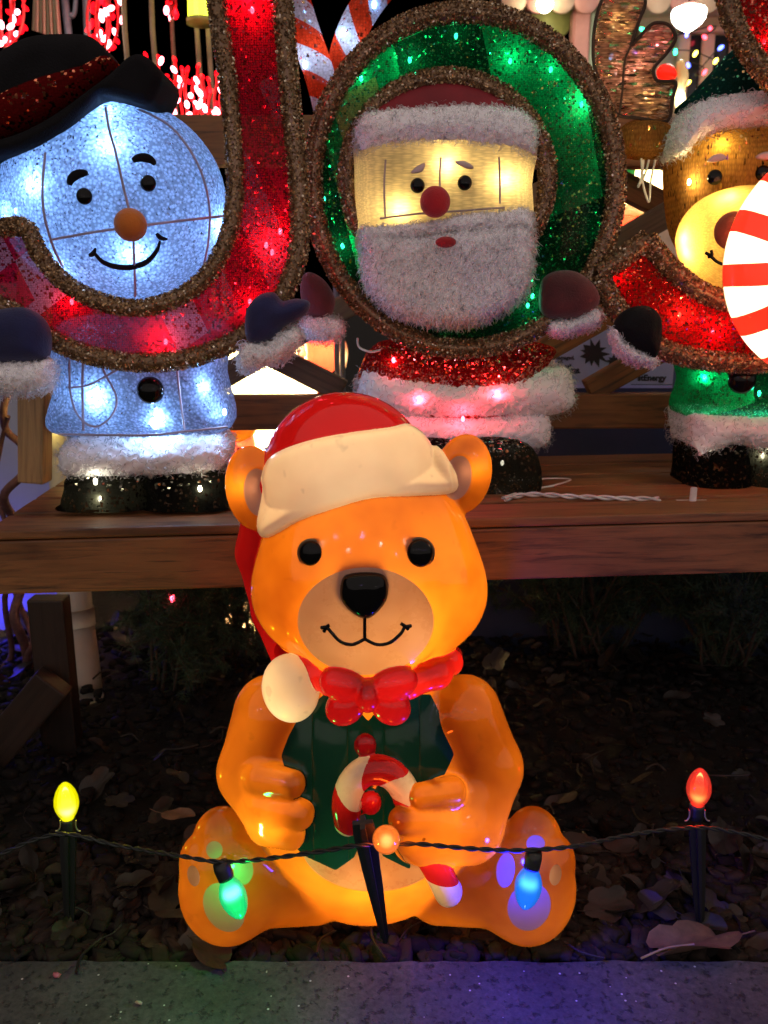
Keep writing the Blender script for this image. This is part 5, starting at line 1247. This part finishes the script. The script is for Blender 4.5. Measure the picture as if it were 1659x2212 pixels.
lit_figure('blow_mould_figure', 690, 800, 1.84, 'glowing red plastic figure with pale edge seen between the cuffs',
    [('body', [(658, 700), (690, 680), (725, 700), (732, 750), (722, 800), (695, 812), (668, 790)], 'lit_red', 40, 0), ('sleeve', [(722, 735), (742, 730), (752, 760), (745, 800), (730, 812)], 'lit_cream', 20, .02), ('cheek', [(638, 735), (655, 735), (662, 765), (648, 775)], 'lit_cream', 18, .02)], [(695, 750, 1.6), (738, 775, .25), (650, 752, .25)])
lit_figure('blow_mould_figure', 1380, 530, 1.9, 'glowing cream plastic figure with green and red patches behind the reindeer ear',
    [('head', [(1340, 372), (1375, 352), (1410, 360), (1440, 395), (1452, 430), (1420, 455), (1360, 450), (1335, 415)], 'lit_cream', 60, 0), ('holly', [(1330, 360), (1366, 358), (1366, 388), (1340, 392)], 'lit_green', 30, -.045),
     ('coat', [(1325, 468), (1350, 462), (1378, 462), (1382, 500), (1350, 530), (1320, 520)], 'lit_red', 40, 0), ('collar', [(1340, 444), (1368, 444), (1392, 452), (1396, 470), (1372, 474), (1345, 470)], 'lit_cream', 44, -.004)], [(1395, 405, 3.0), (1352, 490, 1.0), (1370, 460, .5)])
wp = thing('wooden_stake', at(116, 1012, 1.72) * np.array([1, 1, 0]), 'pale wooden stake lit yellow beside the white pipe', 'stake')
board('post', np.array([at(104, 1000, 1.73)[0], 1.73, -.02]), at(100, 700, 1.73), .022, .02, M['wood_pale'], wp)
lamp(at(104, 900, 1.62), (1, .75, .2), .6, wp, .02)
# red lights low behind the shrub
for (a, b, c_, R_, lab, e) in ((248, 1388, 'lit_red', 26, 'red glowing ornament shining through the shrub needles', .5), (262, 1448, 'lit_red', 24, 'lower red glowing ornament behind the shrub on the ground', .5), (530, 1330, 'lit_cream', 46, 'cream glowing ornament shining through the shrub behind the bear', 1.6)):
    t = thing('glowing_ornament', at(a, b + R_, 1.98), lab, 'ornament'); k = mpp(b, 1.98)
    mk('globe', *ball(at(a, b, 1.98), R_ * k, 24, 16), M[c_], t); mk('cap', *lathe(at(a, b - R_, 1.98) - np.array([0, 0, .002]), [(.008, 0), (.008, .012), (.005, .014)], 12), plain('ornament_cap', (.5, .4, .2), .3, metal=.8), t); lamp(at(a, b, 1.98), (1, .6, .4), e, t, .01)

# ------------------------------------------------------------------ evergreen shrubs under and behind the bench
NEED = plain('fir_needles', (.022, .05, .022), .6, var=.5, vscale=40)
BARK = plain('fir_bark', (.05, .032, .022), .85, var=.3)
def shrub(cx, cy, Y, w, hgt, nb, seed, label, dens=110):
    g = np.random.default_rng(seed); base = np.array([at(cx, cy, Y)[0], Y, -.02]); t = thing('evergreen_shrub', base, label, 'shrub')
    sv, nv_, nf_ = [], [], 0; tubes = []; Q = []
    for b in range(nb):
        a = g.uniform(0, 6.28); top = base + np.array([math.cos(a) * w * g.uniform(.3, 1), math.sin(a) * .22 * g.uniform(.3, 1), hgt * g.uniform(.35, 1.05)])
        st = base + np.array([g.normal(0, .03), g.normal(0, .02), 0]); mid_ = (st + top) / 2 + np.array([0, 0, hgt * .12])
        C = catmull([st, mid_, top], 8); tubes.append(tube(C, np.linspace(.004, .0012, len(C)), 5))
        sub = [C]
        for s in range(5):
            i = g.integers(5, len(C)); d = g.normal(0, 1, 3) * np.array([1, .7, .5]); d /= np.linalg.norm(d); e = C[i] + d * g.uniform(.04, .1) + np.array([0, 0, -.01]); c2 = catmull([C[i], (C[i] + e) / 2 + np.array([0, 0, .006]), e], 5); sub.append(c2); tubes.append(tube(c2, .001, 4))
        for c2 in sub:
            m = int(dens * (2 if c2 is C else 1)); i = g.integers(1, len(c2), m); p = c2[i] + g.normal(0, .002, (m, 3)); tg = c2[i] - c2[i - 1]; tg /= np.linalg.norm(tg, axis=1)[:, None] + 1e-9
            d = tg * .6 + g.normal(0, .7, (m, 3)); d /= np.linalg.norm(d, axis=1)[:, None]; sd = np.cross(d, g.normal(size=(m, 3))); sd /= np.linalg.norm(sd, axis=1)[:, None]
            L = g.uniform(.012, .024, (m, 1)); Q.append(np.stack([p - sd * .0008, p + sd * .0008, p + d * L + sd * .0003, p + d * L - sd * .0003], 1).reshape(-1, 3))
    V, F = joinf(tubes); mk('stems', V, F, BARK, t)
    V = np.concatenate(Q); setp(mk('crown', V, np.arange(len(V)).reshape(-1, 4), NEED, t, smooth=False), kind='stuff')
    return t
shrub(400, 1480, 1.6, .17, .42, 34, 1, 'dark evergreen shrub under the bench left of the bear')
shrub(520, 1480, 1.7, .2, .44, 26, 2, 'dark evergreen shrub directly behind the bear shoulder')
shrub(1250, 1480, 1.75, .3, .42, 34, 3, 'added evergreen shrub darkening the gap under the bench right of the bear')  # this shrub and the next are added to darken the space under the bench
shrub(1560, 1480, 1.7, .26, .42, 30, 4, 'added evergreen shrub darkening the gap under the bench behind the red bulb')
rl = thing('red_mini_light', at(373, 1300, 1.5), 'tiny red light hanging under the bench above the shrub', 'light bulb'); led(at(373, 1293, 1.5), RED, .02, rl, .006); mk('socket', *lathe(at(373, 1284, 1.5), [(.004, 0), (.004, .012)], 8), BLK, rl)
# ------------------------------------------------------------------ red light displays at the back
POLE = plain('bamboo_cane', (.3, .22, .14), .7, var=.3); STEEL = plain('painted_steel', (.3, .34, .4), .4, metal=.3)
BM = {}
RB = (1.0, .01, .016)
def bulbs(parent, pts, c, r=.006, s=5.0):
    if c == RB:                                    # filament bulbs: a few burn bright, most show red glass
        g_ = np.random.default_rng(len(pts) + 3); u_ = g_.uniform(size=len(pts)); bulbs(parent, [p for p, q in zip(pts, u_) if q < .3], (1.0, .2, .24), r * .75, 9.0); bulbs(parent, [p for p, q in zip(pts, u_) if q >= .3], (1.0, .004, .01), r * .62, 1.6); return
    key = (c, r)
    if key not in BM:
        V, F = ball((0, 0, 0), (r * .8, r * .8, r * 1.4), 8, 6); me_ = bpy.data.meshes.new('bulb'); me_.from_pydata(V.tolist(), [], F); me_.update(); me_.materials.append(glow_mat(c, s, 'lit_mini_bulb')); BM[key] = me_
    rl_ = rootloc(parent)
    for p in pts:
        o_ = bpy.data.objects.new('bulb', BM[key]); col.objects.link(o_); o_.parent = parent; o_.location = Vector([float(a) for a in p]) - rl_; o_.rotation_euler = (rng.uniform(-1, 1), rng.uniform(-1, 1), 0)
WIR = plain('red_wire', (.45, .008, .01), .5)
def oval(cx, cy, rx, ry, Y, label, n=44, bottom=400):
    t = thing('red_light_ornament', np.array([at(cx, cy, Y)[0], Y, -.02]), label, 'light ornament', 'red light ornaments on poles'); k = mpp(cy, Y); pts = []
    for j, (sx_, dy) in enumerate(((1, 0), (.45, .06), (-.3, -.05))):
        P = [at(cx + rx * sx_ * math.cos(a), cy + ry * math.sin(a), Y + dy * math.sin(a * .5 + 1)) for a in np.linspace(0, 2 * math.pi, 30)[:-1]]; mk('wire_hoop', *tube(P, .004, 5, True), WIR, t)
        pts += [P[i] + rng.normal(0, .006, 3) for i in rng.choice(len(P), n // 2, False)]
    bulbs(t, pts, RB, .011 * Y / 2.4)
    top = at(cx, cy + ry, Y); mk('pole', *tube([top, np.array([top[0], Y, -.02])], .006, 6), POLE, t); lamp(at(cx, cy, Y - .02), (1, .03, .04), .5, t, .08); return t
oval(222, 40, 34, 74, 2.5, 'red light oval on a pole above the snowman hat')
oval(12, 20, 40, 78, 2.4, 'red light oval on a pole at the picture corner above the hat')
oval(371, 12, 9, 26, 2.7, 'small red light oval on a thin pole beside the letter J', 10)
rb_ = thing('red_light_row', np.array([at(400, 262, 1.85)[0], 1.85, -.02]), 'row of red light spikes behind the bench rail beside the letter J', 'light display')
for i, (x, y0) in enumerate(((262, 150), (285, 160), (312, 120), (330, 165), (345, 125), (362, 165), (378, 128), (392, 150), (402, 150), (418, 175), (430, 142), (440, 165), (452, 172), (466, 160), (478, 180))):
    dY = .05 * math.sin(i * 2.1); y1 = 300
    P = [at(x + 3 * math.sin(k * 1.3 + i), y0 + (y1 - y0) * k / 8, 1.85 + dY) for k in range(9)]; mk('spike_wire', *tube(P, .0035, 5), WIR, rb_)
    bulbs(rb_, [P[0]] + [P[k] + rng.normal(0, .006, 3) for k in rng.choice(range(1, 9), 6, False)], RB, .0085)
lamp(at(300, 165, 1.80), (1, .03, .04), .35, rb_, .05); lamp(at(420, 210, 1.80), (1, .03, .04), .45, rb_, .05); lamp(at(350, 150, 1.82), (1, .03, .04), .3, rb_, .05)
lr = thing('red_light_cluster', np.array([at(4, 300, 1.6)[0], 1.6, at(4, 300, 1.6)[2] - .03]), 'cluster of red mini lights at the end of the bench rail behind the hat brim', 'light display')
mk('wire_coil', *tube(catmull([at(-20, 260, 1.5), at(8, 280, 1.48), at(-6, 300, 1.5), at(12, 310, 1.49), at(-10, 330, 1.5)], 6), .002, 5), WIR, lr); bulbs(lr, [at(a, b, 1.49) for a, b in ((2, 285), (9, 296), (-3, 305), (4, 322), (13, 300))], RB, .006); lamp(at(6, 298, 1.47), (1, .04, .05), .25, lr, .02)
for i, (x, y1, lab) in enumerate(((269, 140, 'thin tan cane standing above the right side of the snowman hat'), (329, 120, 'thin tan cane rising behind the row of red lights'), (425, 170, 'thin tan cane under the yellow lantern'), (449, 205, 'thin tan cane close behind the stem of the letter J'))):
    P = [at(x - 4, -60, 2.3), at(x, 60, 2.3)]; P.append(np.array([P[1][0] + .03, 2.3, -.02])); setp(mk('garden_cane', *tube(P, .0065, 7), POLE), lab, 'cane')
for x0, x1, lab in ((134, 150, 'slanted blue grey steel pole beside the beige cloth'), (184, 190, 'upright blue grey steel pole behind the red light oval')):
    P = [at(x0, -60, 2.9), at(x1, 90, 2.9)]; P.append(np.array([P[1][0] + .04, 2.9, -.02])); setp(mk('steel_pole', *tube(P, .012, 8), STEEL), lab, 'pole')
hk_ = setp(mk('steel_hook', *tube(catmull([at(166, -60, 2.9), at(163, 10, 2.9), at(160, 30, 2.9), at(155, 36, 2.9), at(151, 30, 2.9)], 5), .007, 8), STEEL), 'small grey steel hook beside the slanted pole', 'hook')
cl_ = thing('hanging_cloth', at(100, 85, 2.6), 'pleated beige cloth hanging above the snowman hat', 'cloth'); V = []; nx, ny = 40, 12
for j in range(ny):
    for i in range(nx):
        u, v = i / (nx - 1), j / (ny - 1); xl, xr = 74 - 5 * v, 122 + 12 * v; V.append(at(xl + (xr - xl) * u, -60 + (125 + 20 * u) * v, 2.6 + .025 * math.sin(u * 26) * (.4 + .6 * v)))
mk('cloth', np.array(V), [(j * nx + i, j * nx + i + 1, (j + 1) * nx + i + 1, (j + 1) * nx + i) for j in range(ny - 1) for i in range(nx - 1)], hairmat('beige_cloth', (.5, .45, .33), .25), cl_); mk('rod', *tube([at(60, -60, 2.6), at(140, -60, 2.6)], .008, 8), POLE, cl_); lamp(at(98, 40, 2.3), (1, .9, .7), 1.2, cl_, .05)
yl = thing('yellow_lantern', at(432, 45, 2.2), 'small glowing yellow lantern half hidden by the letter J stem', 'lantern'); p = at(434, 40, 2.2)
mk('globe', *lathe(p, [(.02, 0), (.03, .004), (.028, .07), (.018, .09)], 14), glow_mat((.9, 1.0, .05), 1.6, 'yellow_glass'), yl); mk('base', *lathe(p - np.array([0, 0, .012]), [(.034, 0), (.034, .01)], 14), plain('lantern_base', (.5, .5, .1), .5), yl)
# ------------------------------------------------------------------ striped mesh canes
M['cane_white'] = net('white_cane_net', (.55, .6, .75), (.7, .8, 1), hole=.35, scale=150, trans=.6, spark=.05, see=.06, dark=.4, glit=(.9, .95, 1))
M['cane_red'] = net('red_cane_net', (.5, .03, .01), (.9, .07, .02), hole=.3, scale=150, trans=.6, spark=.05, see=.05, dark=.5, glit=(1, .3, .2))
def candy(path, Y, rpx, label, leds, phase=0.0):
    t = thing('candy_cane_light', at(path[-1][0], path[-1][1], Y) * np.array([1, 1, 0]), label, 'candy cane', 'striped light canes'); C = np.array([at(p[0], p[1], Y) for p in catmull(path, 10)]); C = np.concatenate([C, [np.array([C[-1][0] + .01, Y, -.02])]]) if False else C
    r = rpx * mpp(60, Y); V, F = tube(C, r, 24, cap=False); F = np.array(F); T3 = np.concatenate([F[:, [0, 1, 2]], F[:, [0, 2, 3]]]); d = np.concatenate([[0], np.cumsum(np.linalg.norm(np.diff(C, axis=0), axis=1))])
    s_ = np.repeat(d, 24); a_ = np.tile(np.arange(24) * 2 * math.pi / 24, len(C)); 
    ph = s_ / (r * 1.75) + np.sin(a_) * .55 + phase
    w_, r_ = clip_mesh(V, T3, np.sin(ph * math.pi), vnormals(V, T3))
    for nm, q, mt in (('white_stripe', w_, 'cane_white'), ('red_stripe', r_, 'cane_red')):
        for k in split((q[0], q[1], q[2]), 4): mk(nm, k[0], k[1], M[mt], t, True, k[2])
    for a, b in leds: led(at(a, b, Y - r * .8), COOL, .012, t, .005)
    mk('stake', *tube([C[-1], np.array([C[-1][0], Y, -.02])], .006, 6), STEEL, t); lamp(C[len(C) // 2], (.8, .88, 1), .1, t, .02)
candy([(618, -70), (640, 10), (662, 80), (690, 160), (712, 250), (722, 330)], 1.72, 33, 'striped red and white mesh cane between the letters J and O', [(598 + 6, 42), (659, 140)])
candy([(850, -60), (800, 0), (765, 60), (742, 130), (735, 220), (735, 330)], 1.74, 33, 'striped red and white mesh cane leaning behind the top of the letter O', [(808, 10), (742, 72)], .6)
# ------------------------------------------------------------------ pink porch at the back right
YQ = 3.0
po = thing('pink_porch', np.array([at(1400, 300, YQ)[0], YQ, -.02]), 'pink playhouse porch with scalloped trim behind the reindeer antler', 'playhouse')
PINK, PEACH, LIME = plain('pink_paint', (.62, .3, .26), .5, var=.08), plain('peach_paint', (.68, .48, .34), .5, var=.08), plain('pale_green_paint', (.5, .62, .42), .5, var=.08)
def qx(x): return at(x, 100, YQ)[0]
def qz(y): return at(1400, y, YQ)[2]
box('post', qx(1236), qx(1273), YQ, YQ + .06, -.02, qz(15), PINK, po, .006); box('corner_board', qx(1276), qx(1294), YQ + .03, YQ + .06, -.02, qz(0), LIME, po, .004)
box('fascia', qx(1080), qx(1760), YQ - .02, YQ + .0, qz(-5), qz(-60), PINK, po, .006)
for i in range(12):
    x = 1110 + i * 52; c = at(x, 0, YQ - .03); r = 27 * mpp(0, YQ)
    mk('scallop', *lathe(c + np.array([0, .008, 0]), [(r * .97, 0), (r, .003), (r, .013), (r * .97, .016)], 24, (0, -1, 0)), PINK if i % 2 else PEACH, po)
box('side_wall', qx(1462), qx(1760), YQ + .45, YQ + .5, -.02, qz(-80), PEACH, po, 0); box('roof_board', qx(1080), qx(1760), YQ + .01, YQ + .5, qz(-64), qz(-72), PEACH, po, 0)
YW = YQ + .44
def wx(x): return at(x, 150, YW)[0]
def wz(y): return at(1500, y, YW)[2]
wd = box('window', wx(1468), wx(1640), YW - .01, YW, wz(330), wz(78), plain('dark_glass', (.02, .022, .03), .12, var=.1), po, 0)
for x in (1468, 1520, 1580, 1640): box('mullion', wx(x) - .022, wx(x) + .022, YW - .035, YW - .012, wz(330), wz(78), PEACH, wd, .004)
box('lintel', wx(1462), wx(1650), YW - .04, YW - .012, wz(76), wz(62), PEACH, wd, .004)
lampshade = thing('lime_disc', at(1191, 90, YQ + .1), 'round lime green disc hanging under the porch trim', 'ornament'); c = at(1191, 42, YQ + .1); r = 46 * mpp(42, YQ)
mk('disc', *lathe(c, [(r * .2, 0), (r * .97, .004), (r, .012), (r * .97, .02), (r * .2, .024)], 32, (0, -1, 0)), plain('lime_paint', (.55, .62, .2), .5, var=.1), lampshade); mk('hanger', *tube([c + np.array([0, 0, r]), c + np.array([0, 0, r + .1])], .003, 5), STEEL, lampshade)
hl = thing('hanging_lantern', at(1485, 72, 2.7), 'bright white hanging lantern shaped like a pointed pot on the porch', 'lantern'); k = mpp(45, 2.7); p = at(1485, 72, 2.7)
mk('glass', *lathe(p, [(.001, 0), (12 * k, 7 * k), (28 * k, 18 * k), (35 * k, 28 * k), (37 * k, 42 * k), (34 * k, 47 * k), (18 * k, 49 * k)], 28), glow_mat((1, .97, .86), 6.0, 'lantern_glass', True), hl)
mk('collar', *lathe(p + np.array([0, 0, 49.5 * k]), [(18 * k, 0), (18 * k, 8 * k), (12 * k, 10 * k)], 20), plain('lantern_collar', (.6, .3, .25), .5), hl); mk('cord', *tube([p + np.array([0, 0, 58 * k]), p + np.array([0, 0, 130 * k])], .003, 5), BLK, hl)
lamp(p + np.array([0, -.06, .0]), (1, .86, .64), 2.2, hl, .05)
ms = thing('mini_light_string', at(1500, 150, YW - .1), 'string of coloured mini lights across the porch window', 'light string')
dots = [(1388, 64, GREEN), (1459, 112, GREEN), (1502, 116, (1, .85, .1)), (1487, 141, BLUE), (1557, 103, BLUE), (1546, 132, (1, .85, .1)), (1534, 61, RED), (1522, 80, RED), (1522, 156, RED), (1486, 179, (1, .85, .1)), (1483, 76, BLUE), (1370, 113, BLUE), (1320, 122, COOL), (1450, 200, GREEN)]
mk('cable', *tube(catmull([at(a, b - 4, YW - .09) for a, b, _ in sorted(dots, key=lambda q: (round(q[1] / 40), q[0]))], 4), .002, 5), BLK, ms)
for a, b, c_ in dots: bulbs(ms, [at(a, b, YW - .1)], c_, .0085)
bl = thing('porch_bulb', at(1177, 14, YQ - .08), 'lit warm bulb under the porch trim beside the lime disc', 'light bulb'); mk('glass', *ball(at(1177, 8, YQ - .08), .026, 16, 10), glow_mat((1, .9, .6), 6.0, 'warm_glass'), bl); mk('socket', *lathe(at(1177, 8, YQ - .08) + np.array([0, 0, .022]), [(.014, 0), (.014, .04)], 12), BLK, bl); lamp(at(1177, 20, YQ - .16), (1, .85, .5), .5, bl, .03)
wf = thing('white_ornament', at(1465, 235, 2.4), 'white curved plastic bird ornament with glowing red cap near the lantern', 'ornament')
pillow('body', [(1462, 138), (1472, 130), (1482, 145), (1486, 170), (1478, 200), (1482, 235), (1462, 240), (1460, 205), (1464, 175)], 2.4, M['lit_cream'], wf, D=16, r=13, h=4); pillow('cap', [(1420, 150), (1430, 140), (1450, 142), (1461, 160), (1455, 172), (1435, 173), (1422, 166)], 2.4, M['lit_red'], wf, D=18, r=15, h=4)
lamp(at(1440, 157, 2.4), (1, .2, .15), .07, wf, .01); lamp(at(1473, 215, 2.4), (1, .9, .6), .25, wf, .01)
# ------------------------------------------------------------------ lights of the display across the path, behind the viewer (they glint on the plastic)
ol = thing('path_light_string', (0, -1.5, 0), 'string of violet and white lights on posts across the path', 'light string')
for x in (-2.0, 2.0): mk('post', *tube([(x, -1.5, -.02), (x, -1.5, 1.5)], .02, 8), STEEL, ol)
mk('cable', *tube(catmull([(-2, -1.5, 1.45), (-1, -1.5, 1.25), (0, -1.5, 1.18), (1, -1.5, 1.25), (2, -1.5, 1.45)], 6), .004, 6), BLK, ol)
for i, x in enumerate((-1.7, -1.15, -.6, -.2, .35, .8, 1.3, 1.75)):
    z = 1.18 + .068 * x * x - .04 + (0, .22, -.1, .3, .05, -.2, .15, 0)[i]; c_ = (.55, .35, 1.0) if i % 2 else (1, .8, .75)
    bulbs(ol, [(x, -1.5, z)], c_, .03); lamp((x, -1.46, z), c_, 1.5, ol, .02)
